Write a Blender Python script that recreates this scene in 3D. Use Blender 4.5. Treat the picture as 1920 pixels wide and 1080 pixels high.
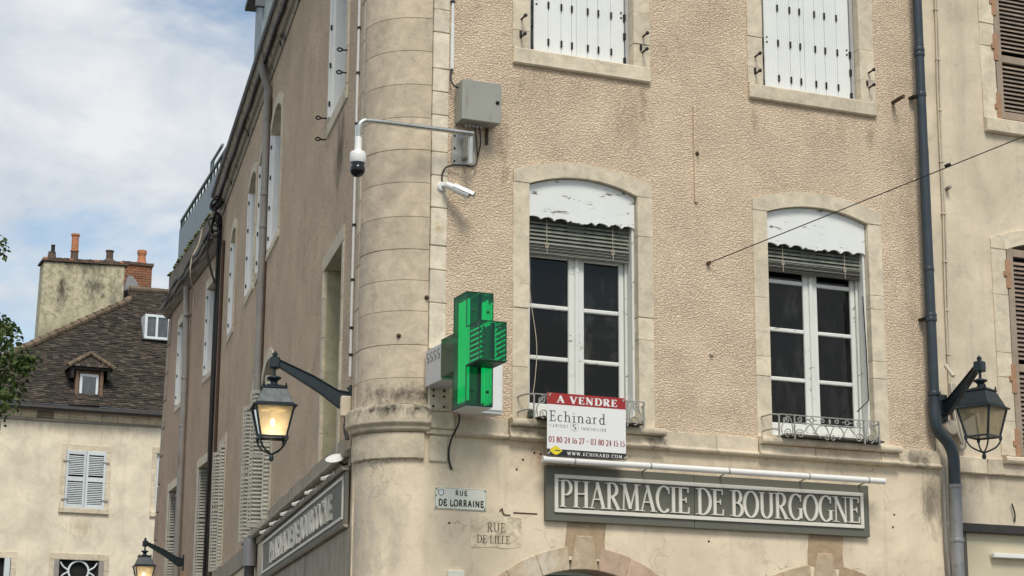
import bpy, bmesh, math, random
from mathutils import Vector, Matrix
from mathutils.geometry import tessellate_polygon
random.seed(7)
R = math.radians
scene = bpy.context.scene
for o in list(bpy.data.objects): bpy.data.objects.remove(o)
C = scene.collection

# ------------------------------------------------------------------ camera
cam_d = bpy.data.cameras.new('camera'); cam = bpy.data.objects.new('camera', cam_d); C.objects.link(cam)
yaw, pitch, roll = R(22.857), R(13.110), R(0.342)
fwd = Vector((math.sin(yaw)*math.cos(pitch), math.cos(yaw)*math.cos(pitch), math.sin(pitch)))
rt = Vector((math.cos(yaw), -math.sin(yaw), 0)); up = rt.cross(fwd)
r2 = rt*math.cos(roll)+up*math.sin(roll); u2 = up*math.cos(roll)-rt*math.sin(roll)
m = Matrix(((r2.x, u2.x, -fwd.x), (r2.y, u2.y, -fwd.y), (r2.z, u2.z, -fwd.z))).to_4x4()
m.translation = Vector((-5.812, -15.296, 1.6))
cam.matrix_world = m
cam_d.sensor_width = 36; cam_d.lens = 3551.0/1920*36; cam_d.clip_start = .1; cam_d.clip_end = 3000
scene.camera = cam
scene.render.resolution_x = 1024; scene.render.resolution_y = 576

# ------------------------------------------------------------------ node helpers
class NT:
    def __init__(s, tree): s.t = tree; s.n = tree.nodes; s.l = tree.links
    def node(s, typ, **kw):
        n = s.n.new(typ)
        for k, v in kw.items():
            if k.startswith('i_'):
                k = k[2:]; k = int(k) if k.isdigit() else k.replace('_', ' ')
                if hasattr(v, 'is_output') : s.l.new(v, n.inputs[k])
                else: n.inputs[k].default_value = v
            else: setattr(n, k, v)
        return n
    def math(s, op, a, b=0.0, c=0.0, clamp=False):
        n = s.n.new('ShaderNodeMath'); n.operation = op; n.use_clamp = clamp
        for i, v in enumerate((a, b, c)):
            if hasattr(v, 'is_output'): s.l.new(v, n.inputs[i])
            else: n.inputs[i].default_value = v
        return n.outputs[0]
    def mix(s, f, a, b, blend='MIX'):
        n = s.n.new('ShaderNodeMix'); n.data_type = 'RGBA'; n.blend_type = blend
        for i, v in ((0, f), (6, a), (7, b)):
            if hasattr(v, 'is_output'): s.l.new(v, n.inputs[i])
            elif i == 0: n.inputs[0].default_value = v
            else: n.inputs[i].default_value = (*v[:3], 1)
        return n.outputs[2]
    def ramp(s, f, lo, hi, a=0.0, b=1.0):
        n = s.n.new('ShaderNodeMapRange'); n.clamp = True
        s.l.new(f, n.inputs[0])
        for i, v in ((1, lo), (2, hi), (3, a), (4, b)): n.inputs[i].default_value = v
        return n.outputs[0]
    def noise(s, vec, scale, detail=4, rough=.55, dist=0.0, vscale=None):
        if vscale:
            mp = s.node('ShaderNodeMapping'); s.l.new(vec, mp.inputs[0]); mp.inputs[3].default_value = vscale; vec = mp.outputs[0]
        n = s.n.new('ShaderNodeTexNoise'); s.l.new(vec, n.inputs['Vector'])
        n.inputs['Scale'].default_value = scale; n.inputs['Detail'].default_value = detail
        n.inputs['Roughness'].default_value = rough; n.inputs['Distortion'].default_value = dist
        return n.outputs[0]
    def pos(s): return s.n.new('ShaderNodeNewGeometry').outputs['Position']
    def blob(s, P, c, w, soft=1.0):
        """1 inside a box-shaped area round the world point c with half sizes w, fading out"""
        sub = s.node('ShaderNodeVectorMath', operation='SUBTRACT'); s.l.new(P, sub.inputs[0]); sub.inputs[1].default_value = c
        dv = s.node('ShaderNodeVectorMath', operation='DIVIDE'); s.l.new(sub.outputs[0], dv.inputs[0]); dv.inputs[1].default_value = w
        ln = s.node('ShaderNodeVectorMath', operation='LENGTH'); s.l.new(dv.outputs[0], ln.inputs[0])
        return s.ramp(ln.outputs['Value'], 1.0, max(0.0, 1.0-soft))

def ragged(T, P, c, w, amt, sc, vs):
    n = T.noise(P, sc, 7, .72, .5, vs)
    f = T.math('ADD', T.blob(P, c, w), T.math('MULTIPLY', T.math('SUBTRACT', n, .52), 2.6))
    return T.math('MULTIPLY', T.math('MULTIPLY', T.ramp(f, .25, .95), T.ramp(T.blob(P, c, w), 0, .25)), amt)
NT.ragged = ragged
# ------------------------------------------------------------------ sky
SUN = Vector((-0.17, -0.80, 1.04)).normalized()
w = bpy.data.worlds.new('World'); scene.world = w; w.use_nodes = True
t = NT(w.node_tree); t.n.clear()
sky = t.node('ShaderNodeTexSky', sky_type='NISHITA', sun_disc=False)
sky.sun_elevation = math.asin(SUN.z); sky.sun_rotation = math.atan2(SUN.x, SUN.y)
sky.air_density = 1.0; sky.dust_density = 0.6
skyc = t.mix(1.0, sky.outputs[0], (.16, .15, .135), 'MULTIPLY')
tc = t.node('ShaderNodeTexCoord').outputs['Generated']
n1 = t.noise(tc, 5.2, 7, .56, .35, (1, 1, 2.2))
n2 = t.noise(tc, 11.0, 6, .6, .2, (1, 1, 1.8))
mask = t.ramp(t.math('ADD', t.math('MULTIPLY', n1, .75), t.math('MULTIPLY', n2, .25)), .40, .515)
cl = t.mix(t.ramp(t.noise(tc, 7.0, 6, .6, .3, (1, 1, 2.0)), .36, .64), (.50, .56, .64), (.82, .835, .845))
col = t.mix(t.math('MULTIPLY', mask, .94), skyc, cl)
bg = t.node('ShaderNodeBackground'); t.l.new(col, bg.inputs[0]); bg.inputs[1].default_value = 0.72
wo = t.node('ShaderNodeOutputWorld'); t.l.new(bg.outputs[0], wo.inputs[0])

sd = bpy.data.lights.new('sun', 'SUN'); so = bpy.data.objects.new('sun', sd); C.objects.link(so)
sd.energy = 1.7; sd.angle = R(20); sd.color = (1.0, .94, .84)
so.rotation_euler = SUN.to_track_quat('Z', 'Y').to_euler(); so.location = (0, -10, 30)

vs = scene.view_settings
vs.view_transform = 'Standard'; vs.look = 'None'; vs.exposure = 0.55; vs.gamma = 1.0; vs.use_curve_mapping = False

# ------------------------------------------------------------------ materials
MATS = {}
def newmat(name):
    mt = bpy.data.materials.new(name); mt.use_nodes = True
    T = NT(mt.node_tree); b = T.n['Principled BSDF']; MATS[name] = mt
    return mt, T, b
def simple(name, col, rough=.6, metal=0.0, var=.12, scale=9.0, bump=.0, bscale=60, spec=.5, objvar=0.0, dirt=None):
    mt, T, b = newmat(name); P = T.pos()
    n = T.noise(P, scale, 5, .6)
    c = T.mix(T.ramp(n, .3, .7), [x*(1-var) for x in col], [min(1, x*(1+var)) for x in col])
    if dirt:
        d = T.ramp(T.noise(P, dirt[1], 6, .65, .3, dirt[3] if len(dirt) > 3 else None), dirt[2], dirt[2]+.12)
        c = T.mix(d, c, dirt[0])
    if objvar:
        oi = T.node('ShaderNodeObjectInfo').outputs['Random']
        v = T.ramp(oi, 0, 1, 1-objvar, 1+objvar)
        hs = T.node('ShaderNodeHueSaturation'); T.l.new(c, hs.inputs['Color']); T.l.new(v, hs.inputs['Value']); c = hs.outputs[0]
    T.l.new(c, b.inputs['Base Color'])
    rn = T.ramp(n, .3, .7, max(.02, rough-.08), min(1, rough+.08)); T.l.new(rn, b.inputs['Roughness'])
    b.inputs['Metallic'].default_value = metal; b.inputs['Specular IOR Level'].default_value = spec
    if bump:
        bp = T.node('ShaderNodeBump'); bp.inputs['Strength'].default_value = bump; bp.inputs['Distance'].default_value = .01
        T.l.new(T.noise(P, bscale, 4, .6), bp.inputs['Height']); T.l.new(bp.outputs[0], b.inputs['Normal'])
    return mt

def stucco(name, col, stains_and_shade=(), rel=1.0, sp=(70, .76)):
    """coarse sprayed render: worm-like relief, blotches, streaks"""
    mt, T, b = newmat(name); P = T.pos()
    h1 = T.noise(P, 40, 2, .6, .3, (1, 1, 1.75))
    h2 = T.noise(P, 85, 2, .5)
    h = T.math('ADD', T.ramp(h1, .38, .60), T.math('MULTIPLY', h2, .30))
    big = T.noise(P, .9, 6, .65); mid = T.noise(P, 3.5, 5, .65, .4)
    c = T.mix(T.ramp(big, .32, .68), [x*.94 for x in col], [min(1, x*1.05) for x in col])
    c = T.mix(T.ramp(mid, .5, .75, 0, .16), c, (col[0]*.74, col[1]*.70, col[2]*.62))
    st = T.noise(P, 3.2, 5, .65, .2, (1.6, 1.6, .22))
    c = T.mix(T.ramp(st, .56, .78, 0, .22), c, (col[0]*.55, col[1]*.56, col[2]*.58))
    fine = T.ramp(T.noise(P, sp[0], 3, .7, .4, (1, 1, 1.5)), .30, .52, sp[1], 1.05)      # random aggregate tones, also standing in for the relief's dark shaded pits
    mul = T.node('ShaderNodeCombineColor'); [T.l.new(fine, mul.inputs[i]) for i in range(3)]
    c = T.mix(1.0, c, mul.outputs[0], 'MULTIPLY')
    vo = T.node('ShaderNodeTexVoronoi', feature='DISTANCE_TO_EDGE'); vo.inputs['Scale'].default_value = .8
    wv = T.node('ShaderNodeVectorMath', operation='ADD'); T.l.new(P, wv.inputs[0])
    nz = T.node('ShaderNodeTexNoise'); T.l.new(P, nz.inputs['Vector']); nz.inputs['Scale'].default_value = 3; nz.inputs['Detail'].default_value = 6
    T.l.new(nz.outputs[1], wv.inputs[1]); T.l.new(wv.outputs[0], vo.inputs['Vector'])
    c = T.mix(T.math('MULTIPLY', T.math('MULTIPLY', T.ramp(vo.outputs[0], .005, .001), T.ramp(T.noise(P, 1.1, 3), .56, .62)), .5), c, (.2, .15, .1))
    for (cc, ww, dc, amt) in stains_and_shade:
        f = T.ragged(P, cc, ww, amt, 9, (1, 1, .3))
        c = T.mix(f, c, dc)
    T.l.new(c, b.inputs['Base Color']); b.inputs['Roughness'].default_value = .95; b.inputs['Specular IOR Level'].default_value = .15
    bp = T.node('ShaderNodeBump'); bp.inputs['Distance'].default_value = .0195; T.l.new(T.ramp(T.noise(P, 1.7, 4, .6), .3, .7, .7*rel, 1.0*rel), bp.inputs['Strength'])
    T.l.new(h, bp.inputs['Height']); T.l.new(bp.outputs[0], b.inputs['Normal'])
    return mt

def plaster(name, col, stains_and_shade=(), grey=(.30, .27, .22), crack=True, rough=.42):
    """smooth old lime render with clouds, cracks and run-off"""
    mt, T, b = newmat(name); P = T.pos()
    a = T.noise(P, 1.6, 7, .62, .5); d = T.noise(P, 6.5, 7, .7, .6)
    c = T.mix(T.ramp(a, .33, .67), [x*.80 for x in col], [x*1.1 for x in col])
    c = T.mix(T.ramp(d, .54 if rough < .6 else .47, .76 if rough < .6 else .66, 0, rough), c, grey)
    v = T.noise(P, 2.6, 5, .6, .1, (2.2, 2.2, .18)); c = T.mix(T.ramp(v, .55, .8, 0, .4), c, grey)
    hgt = T.math('ADD', T.math('MULTIPLY', T.noise(P, 22, 5, .6), .5), T.math('MULTIPLY', a, .6))
    if crack:
        vo = T.node('ShaderNodeTexVoronoi', feature='DISTANCE_TO_EDGE'); vo.inputs['Scale'].default_value = 1.35
        wv = T.node('ShaderNodeVectorMath', operation='ADD'); T.l.new(P, wv.inputs[0])
        nz = T.node('ShaderNodeTexNoise'); T.l.new(P, nz.inputs['Vector']); nz.inputs['Scale'].default_value = 4; nz.inputs['Detail'].default_value = 6
        T.l.new(nz.outputs[1], wv.inputs[1]); T.l.new(wv.outputs[0], vo.inputs['Vector'])
        ck = T.math('MULTIPLY', T.ramp(vo.outputs[0], .010, .002), T.ramp(T.noise(P, 1.3, 3), .50, .60))
        c = T.mix(T.math('MULTIPLY', ck, .55), c, (.12, .10, .075)); hgt = T.math('SUBTRACT', hgt, T.math('MULTIPLY', ck, .5))
    for (cc, ww, dc, amt) in stains_and_shade:
        f = T.ragged(P, cc, ww, amt, 7, (1, 1, .4))
        c = T.mix(f, c, dc)
    T.l.new(c, b.inputs['Base Color']); b.inputs['Roughness'].default_value = .92; b.inputs['Specular IOR Level'].default_value = .2
    bp = T.node('ShaderNodeBump'); bp.inputs['Strength'].default_value = .55; bp.inputs['Distance'].default_value = .012
    T.l.new(hgt, bp.inputs['Height']); T.l.new(bp.outputs[0], b.inputs['Normal'])
    return mt

def stone(name, col, grime=.35, stains_and_shade=(), objvar=.09):
    mt, T, b = newmat(name); P = T.pos()
    a = T.noise(P, 6.5, 7, .7, .4); g = T.noise(P, 26, 5, .7)
    c = T.mix(T.ramp(a, .32, .68), [x*.76 for x in col], [min(1, x*1.13) for x in col])
    c = T.mix(T.ramp(T.noise(P, 9, 7, .75, .7), .56, .70, 0, grime), c, (.19, .165, .125))
    c = T.mix(T.ramp(g, .66, .74, 0, .5), c, (.2, .17, .13))
    oi = T.node('ShaderNodeObjectInfo').outputs['Random']
    hs = T.node('ShaderNodeHueSaturation'); T.l.new(c, hs.inputs['Color']); T.l.new(T.ramp(oi, 0, 1, 1-objvar, 1+objvar), hs.inputs['Value']); c = hs.outputs[0]
    for (cc, ww, dc, amt) in stains_and_shade:
        f = T.ragged(P, cc, ww, amt, 12, (1, 1, .8))
        c = T.mix(f, c, dc)
    T.l.new(c, b.inputs['Base Color']); b.inputs['Roughness'].default_value = .9; b.inputs['Specular IOR Level'].default_value = .2
    bp = T.node('ShaderNodeBump'); bp.inputs['Strength'].default_value = .5; bp.inputs['Distance'].default_value = .012
    T.l.new(T.math('ADD', T.math('MULTIPLY', g, .5), a), bp.inputs['Height']); T.l.new(bp.outputs[0], b.inputs['Normal'])
    return mt

def peeling(name, paint, under, amt, scale=5.0, vs=(1, 1, 4)):
    mt, T, b = newmat(name); P = T.pos()
    n = T.noise(P, scale, 8, .72, .25, vs)
    mk = T.ramp(n, amt, amt+.02)
    c = T.mix(T.ramp(T.noise(P, 3, 5), .3, .7), [x*.93 for x in paint], paint)
    wood = T.mix(T.noise(P, 30, 4, .6, 0, vs), [x*.6 for x in under], under)
    c = T.mix(mk, c, wood)
    T.l.new(c, b.inputs['Base Color']); b.inputs['Roughness'].default_value = .65
    bp = T.node('ShaderNodeBump'); bp.inputs['Strength'].default_value = .5; bp.inputs['Distance'].default_value = .004; bp.invert = True
    T.l.new(mk, bp.inputs['Height']); T.l.new(bp.outputs[0], b.inputs['Normal'])
    return mt

def islands(name, cols, rough=.85, moss=None):
    mt, T, b = newmat(name); P = T.pos()
    ri = T.node('ShaderNodeNewGeometry').outputs['Random Per Island']
    cr = T.node('ShaderNodeValToRGB'); T.l.new(ri, cr.inputs[0]); cr.color_ramp.interpolation = 'CONSTANT'
    e = cr.color_ramp.elements
    while len(e) < len(cols): e.new(.5)
    for i, c0 in enumerate(cols): e[i].position = i/len(cols); e[i].color = (*c0, 1)
    c = cr.outputs[0]
    c = T.mix(T.ramp(T.noise(P, 1.2, 5, .6), .35, .65, 0, .45), c, moss or [x*.6 for x in cols[0]])
    c = T.mix(T.ramp(T.noise(P, 25, 4), .45, .7, 0, .5), c, [x*.5 for x in cols[0]])
    T.l.new(c, b.inputs['Base Color']); b.inputs['Roughness'].default_value = rough; b.inputs['Specular IOR Level'].default_value = .2
    return mt

def glassmat(name, tint, refl=1.0, dust=.06):
    mt, T, b = newmat(name); T.n.remove(b); P = T.pos()
    out = T.n['Material Output']
    tr = T.node('ShaderNodeBsdfTransparent'); tr.inputs[0].default_value = (*tint, 1)
    gl = T.node('ShaderNodeBsdfGlossy'); gl.inputs['Roughness'].default_value = .03
    fr = T.node('ShaderNodeFresnel'); fr.inputs[0].default_value = 1.5
    wob = T.node('ShaderNodeBump'); wob.inputs['Strength'].default_value = .12; wob.inputs['Distance'].default_value = .02
    T.l.new(T.noise(P, 3, 2), wob.inputs['Height']); T.l.new(wob.outputs[0], gl.inputs['Normal'])
    m1 = T.node('ShaderNodeMixShader'); T.l.new(T.math('MULTIPLY', fr.outputs[0], refl), m1.inputs[0]); T.l.new(tr.outputs[0], m1.inputs[1]); T.l.new(gl.outputs[0], m1.inputs[2])
    df = T.node('ShaderNodeBsdfDiffuse'); df.inputs[0].default_value = (.5, .5, .46, 1)
    dm_ = T.node('ShaderNodeMath', operation='MULTIPLY'); m2 = T.node('ShaderNodeMixShader'); T.l.new(T.ramp(T.noise(P, 6, 6, .7, .2, (1, 1, .4)), .5, .85, dust*.3, dust*2.5), dm_.inputs[0]); T.l.new(T.ramp(T.node('ShaderNodeObjectInfo').outputs['Random'], 0, 1, .3, 2.2), dm_.inputs[1]); T.l.new(dm_.outputs[0], m2.inputs[0]); T.l.new(m1.outputs[0], m2.inputs[1]); T.l.new(df.outputs[0], m2.inputs[2])
    T.l.new(m2.outputs[0], out.inputs[0]); return mt

BROWN = (.13, .10, .07); SOOT = (.05, .045, .036)
stucco('front stucco', (.885, .705, .512), [((.72, 0, 7.42), (.07, .3, .22), (.34, .26, .17), 0.50), ((1.98, 0, 7.40), (.09, .3, .30), (.34, .26, .17), 0.50), ((3.2, 0, 7.42), (.07, .3, .22), (.34, .26, .17), 0.43), ((4.52, 0, 7.4), (.09, .3, .3), (.34, .26, .17), 0.50), ((4.95, 0, 6.2), (.16, .3, 2.2), (.50, .38, .26), 0.43), ((4.8, 0, 7.70), (.05, .3, .12), (.16, .12, .08), 0.50), ((.53, -.02, 6.75), (.10, .3, .45), (.16, .11, .07), 0.56), ((1.85, 0, 7.2), (.35, .3, .5), (.30, .21, .12), 0.34),
        ((4.0, 0, 7.3), (.5, .3, .35), (.36, .26, .17), 0.25), ((2.6, 0, 4.5), (.9, .3, .25), (.36, .25, .17), 0.22), ((.35, 0, 4.7), (.35, .4, .5), (.34, .25, .17), 0.31)])
stucco('side stucco', (.82, .64, .455), [((.75, 5, 6.9), (.6, 3.5, 1.0), (.2, .14, .1), .7), ((-.4, 2.0, 7.2), (.5, .6, .6), (.10, .085, .06), .85)], 1.0, (30, .70))  # same roughcast as the front, colour darkened for the side's shade
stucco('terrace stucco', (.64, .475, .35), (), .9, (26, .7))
plaster('lower render', (.80, .68, .50), [((5.05, 0, 3.75), (.20, .4, .55), (.09, .08, .065), .7), ((.95, 0, 3.93), (.30, .3, .2), (.50, .30, .22), .6), ((-.5, .3, 3.2), (.35, .5, .9), (.45, .40, .33), .6),  # last patch here is the rounded corner's grey shade, painted into the colour
        ((2.9, 0, 3.95), (1.6, .3, .16), (.46, .37, .26), .6), ((.2, 0, 2.7), (.35, .4, .45), (.38, .31, .22), .5)])
plaster('neighbour render', (.735, .635, .48), [((5.6, 0, 4.0), (.6, .5, .3), (.3, .25, .18), .6)], crack=False)
plaster('house render', (.84, .76, .59), [((3.2, 35, 6.7), (.7, 1, .5), (.45, .36, .25), .5), ((3.0, 35, 9.3), (3, 1, .35), (.55, .45, .32), .6)], (.48, .40, .30), False)
stone('limestone', (.73, .64, .485), .36)
stone('string limestone', (.68, .59, .445), .4, [((.9, 0, 4.15), (.5, .4, .2), (.1, .085, .065), .6), ((2.05, 0, 4.15), (.25, .4, .2), SOOT, .7), ((4.9, 0, 4.15), (.3, .4, .2), SOOT, .7), ((3.9, 0, 4.2), (.8, .4, .12), (.45, .27, .19), .5)])
stone('column stone', (.63, .53, .395), .3, [((-.3, .1, 4.42), (.7, .8, .16), SOOT, .8)], .085)
stone('sooty stone', (.60, .52, .39), .6, [((-.35, .2, 4.29), (.9, .9, .12), SOOT, 1.0)], .04)
stone('pale quoin', (.76, .68, .535), .25, [((-.08, 0, 5.95), (.08, .2, .12), (.52, .40, .18), .9)])
stone('brown stone', (.46, .34, .22), .35); stone('arch stone', (.56, .44, .30), .5, [((.95, 0, 3.0), (.5, .4, .3), (.70, .62, .50), .9)], .04); stone('pink stone', (.56, .41, .30), .3)
stone('niche stone', (.50, .46, .30), .4, [], .05)
simple('white paint', (.80, .82, .80), .45, 0, .04, 5, .06, 90, .4)
simple('white planks', (.82, .84, .82), .45, 0, .03, 4, .05, 120, .4, .02)
simple('side white', (.84, .86, .84), .5, 0, .04, 5, .05, 90, .4)
peeling('peeling valance', (.83, .85, .82), (.26, .24, .20), .605, 4.0, (1, 1, 4.5))
peeling('window paint', (.78, .79, .74), (.33, .28, .2), .625, 9, (1, 1, 2))
simple('persienne grey', (.58, .56, .48), .7, 0, .12, 6, .1, 60, .3, .08)
simple('blind slat', (.27, .285, .24), .5, .2, .15, 8, 0, 60, .4, .06)
simple('blind dark', (.09, .085, .07), .7)
simple('iron black', (.018, .017, .016), .55, .3)
simple('rusty iron', (.10, .06, .04), .8, .2, .3, 30)
simple('rail iron', (.36, .36, .33), .65, .2, .2, 30, .1, 100, .4, 0, ((.16, .10, .06), 14, .62))
simple('lamp paint', (.018, .030, .036), .42, .2, .2, 20, .05, 80)
simple('zinc', (.30, .30, .30), .55, .5, .15, 6, .04, 40, .5, 0, ((.18, .17, .15), 5, .6))
simple('old zinc', (.33, .31, .28), .7, .2, .15, 5, .04, 40, .4, 0, ((.2, .16, .12), 4, .6, (3, 3, .3)))
simple('slate pipe', (.045, .062, .075), .42, .3, .15, 6, .02, 40, .5, 0, ((.12, .13, .13), 5, .66, (3, 3, .3)))
simple('cabinet grey', (.34, .34, .29), .5, .15, .05, 4, .03, 30, .5, 0, ((.24, .22, .17), 4, .62, (3, 3, .4)))
simple('steel', (.55, .55, .50), .28, .9, .1, 12)
simple('galvanised', (.42, .42, .39), .5, .6, .15, 18)
simple('camera white', (.80, .80, .77), .35, 0, .03)
simple('camera grey', (.45, .46, .46), .4, .1, .05)
simple('black gloss', (.008, .008, .009), .08, 0, 0)
simple('sign olive', (.135, .135, .105), .5, 0, .06, 2, .02, 50, .4, 0, ((.10, .10, .08), 3, .62))
simple('sign side olive', (.20, .19, .155), .65, 0, .12, 3, .06, 30, .3)
simple('sign cream', (.74, .71, .62), .5, 0, .05)
simple('shopfront wood', (.38, .33, .255), .75, 0, .2, 5, .15, 40, .2, 0, ((.13, .11, .09), 5, .56, (3, 3, .2)))
simple('plate cream', (.72, .73, .62), .35, 0, .03)
simple('dark green ink', (.018, .026, .015), .5)
simple('white board', (.84, .84, .82), .3, 0, .01); simple('red board', (.36, .022, .018), .35, 0, .04)
simple('black board', (.012, .014, .012), .35); simple('ink grey', (.05, .06, .055), .5); simple('ink pale', (.30, .31, .30), .5)
simple('ink red', (.30, .035, .04), .5); simple('yellow board', (.80, .66, .03), .35)
simple('tube white', (.82, .81, .77), .4, 0, .03, 4, 0, 60, .4, 0, ((.4, .38, .33), 7, .68))
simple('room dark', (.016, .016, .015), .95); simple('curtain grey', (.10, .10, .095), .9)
simple('louvre brown', (.30, .235, .185), .75, 0, .2, 10, .1, 60, .3, .12)
simple('louvre frame', (.36, .285, .215), .75, 0, .15, 8, .1, 60, .3)
simple('orange rust', (.40, .23, .13), .7, 0, .15, 20)
simple('shop cream', (.62, .55, .39), .6, 0, .08, 2); simple('house white', (.74, .80, .82), .5, 0, .04)
simple('shutter blue', (.66, .71, .72), .55, 0, .06, 4, 0, 60, .3, .05)
simple('terrace metal', (.20, .255, .265), .5, .2, .15, 4); simple('terrace green', (.07, .11, .08), .55, .1, .2, 8)
stone('terrace stone', (.30, .25, .20), .8); stone('quoin brown', (.42, .34, .26), .5); stone('mossy parapet', (.24, .21, .17), .8, [], .05)
simple('moss', (.10, .11, .03), .95, 0, .4, 14, .4, 30)
simple('asphalt', (.075, .074, .072), .9, 0, .15, 3, .2, 50); simple('paving', (.34, .31, .27), .9, 0, .12, 2, .2, 30)
simple('roof lead', (.10, .11, .12), .5, .3)
simple('gutter dark', (.045, .042, .038), .5, .2, .2, 10)
simple('eave stone', (.38, .33, .25), .85, 0, .25, 4, .2, 25, .2, 0, ((.12, .10, .08), 4, .52))
simple('terracotta', (.48, .20, .10), .8, 0, .18, 12, .15, 40); simple('sooty pot', (.11, .075, .055), .85, 0, .4, 14)
plaster('chimney render', (.60, .55, .38), [((3.3, 37.5, 14.35), (1.5, 1, .45), (.12, .11, .085), .8), ((2.3, 37.5, 12.2), (.5, 1, 1.0), (.30, .28, .2), .7), ((3.2, 37.5, 12.6), (1.3, 1, .9), (.42, .40, .27), .7), ((4.2, 37.5, 13.4), (.4, 1, 1.2), (.2, .19, .15), .7), ((2.7, 37.6, 13.6), (.25, 1, .9), SOOT, .9), ((3.6, 37.6, 13.7), (.55, 1, .8), (.10, .095, .075), .85)], (.20, .185, .13), True, .85)
islands('roof tiles', [(.070, .056, .046), (.084, .064, .052), (.052, .046, .040), (.135, .108, .086), (.074, .064, .054), (.036, .033, .029)], .9, (.048, .046, .034))
islands('chimney bricks', [(.36, .16, .09), (.42, .20, .12), (.28, .12, .07), (.33, .19, .12)])
simple('ridge tile', (.17, .13, .09), .9, 0, .3, 6, .3, 30, .2, .2); simple('timber', (.20, .13, .085), .85, 0, .3, 9, .2, 40)
simple('bark', (.10, .075, .05), .95, 0, .3, 8, .6, 20)
simple('cable cream', (.62, .55, .42), .7); simple('cable black', (.012, .012, .012), .6)
simple('engraved patch', (.70, .60, .44), .95, 0, .25, 9, 1.0, 24, .1, 0, ((.50, .42, .30), 7, .5)); simple('engraving', (.17, .145, .105), .9, 0, .5, 40)
glassmat('window glass', (.34, .35, .31), .6, .034); glassmat('house glass', (.5, .6, .62), 3.0, .2)
def hazyglass():
    mt, T, b = newmat('lamp glass'); T.n.remove(b); P = T.pos()
    tr = T.node('ShaderNodeBsdfTransparent'); tr.inputs[0].default_value = (.92, .88, .78, 1)
    tl = T.node('ShaderNodeBsdfTranslucent'); tl.inputs[0].default_value = (.85, .78, .62, 1)
    df = T.node('ShaderNodeBsdfDiffuse'); df.inputs[0].default_value = (.45, .40, .30, 1); gl = T.node('ShaderNodeBsdfGlossy'); gl.inputs['Roughness'].default_value = .08
    a = T.node('ShaderNodeMixShader'); a.inputs[0].default_value = .35; T.l.new(tl.outputs[0], a.inputs[1]); T.l.new(df.outputs[0], a.inputs[2])
    m_ = T.node('ShaderNodeMixShader'); T.l.new(T.ramp(T.noise(P, 7, 5, .6, .3), .3, .7, .42, .72), m_.inputs[0]); T.l.new(tr.outputs[0], m_.inputs[1]); T.l.new(a.outputs[0], m_.inputs[2])
    fr = T.node('ShaderNodeFresnel'); fr.inputs[0].default_value = 1.45
    c = T.node('ShaderNodeMixShader'); T.l.new(fr.outputs[0], c.inputs[0]); T.l.new(m_.outputs[0], c.inputs[1]); T.l.new(gl.outputs[0], c.inputs[2]); T.l.new(c.outputs[0], T.n['Material Output'].inputs[0])
hazyglass()
def leafmat(name, cols):
    mt, T, b = newmat(name)
    ri = T.node('ShaderNodeNewGeometry').outputs['Random Per Island']
    c = T.mix(ri, cols[0], cols[1]); T.l.new(c, b.inputs['Base Color']); b.inputs['Roughness'].default_value = .6
    b.inputs['Transmission Weight'].default_value = 0.0; b.inputs['Subsurface Weight'].default_value = 0.0
    return mt
leafmat('leaves', ((.035, .075, .012), (.085, .13, .025)))
def emit(name, col, s):
    mt, T, b = newmat(name); b.inputs['Emission Color'].default_value = (*col, 1); b.inputs['Emission Strength'].default_value = s
    b.inputs['Base Color'].default_value = (*col, 1); return mt
emit('lamp bulb', (1, .72, .32), 14.0)
def frosted(name, col, es):
    mt, T, b = newmat(name); b.inputs['Base Color'].default_value = (*col, 1); b.inputs['Roughness'].default_value = .25
    b.inputs['Emission Color'].default_value = (1, .66, .27, 1); b.inputs['Emission Strength'].default_value = es
    return mt
frosted('lamp reflector', (.75, .68, .52), 0.0)
def greenplastic():
    mt, T, b = newmat('green acrylic'); T.n.remove(b); P = T.pos(); out = T.n['Material Output']
    tr = T.node('ShaderNodeBsdfTransparent'); tr.inputs[0].default_value = (.03, .53, .30, 1)
    df = T.node('ShaderNodeBsdfDiffuse'); df.inputs[0].default_value = (.005, .105, .062, 1)
    tl = T.node('ShaderNodeBsdfTranslucent'); tl.inputs[0].default_value = (.01, .36, .17, 1)
    gl = T.node('ShaderNodeBsdfGlossy'); gl.inputs['Roughness'].default_value = .12
    a = T.node('ShaderNodeMixShader'); a.inputs[0].default_value = .35; T.l.new(df.outputs[0], a.inputs[1]); T.l.new(tl.outputs[0], a.inputs[2])
    bm = T.node('ShaderNodeMixShader'); bm.inputs[0].default_value = .52; T.l.new(a.outputs[0], bm.inputs[1]); T.l.new(tr.outputs[0], bm.inputs[2])
    fr = T.node('ShaderNodeFresnel'); fr.inputs[0].default_value = 1.45
    c = T.node('ShaderNodeMixShader'); T.l.new(fr.outputs[0], c.inputs[0]); T.l.new(bm.outputs[0], c.inputs[1]); T.l.new(gl.outputs[0], c.inputs[2])
    T.l.new(c.outputs[0], out.inputs[0])
greenplastic()
emit('neon green', (.03, 1.0, .42), .75)
simple('cross box', (.62, .63, .64), .4, .3, .05, 4)
simple('cross dark', (.008, .05, .03), .5)

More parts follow.
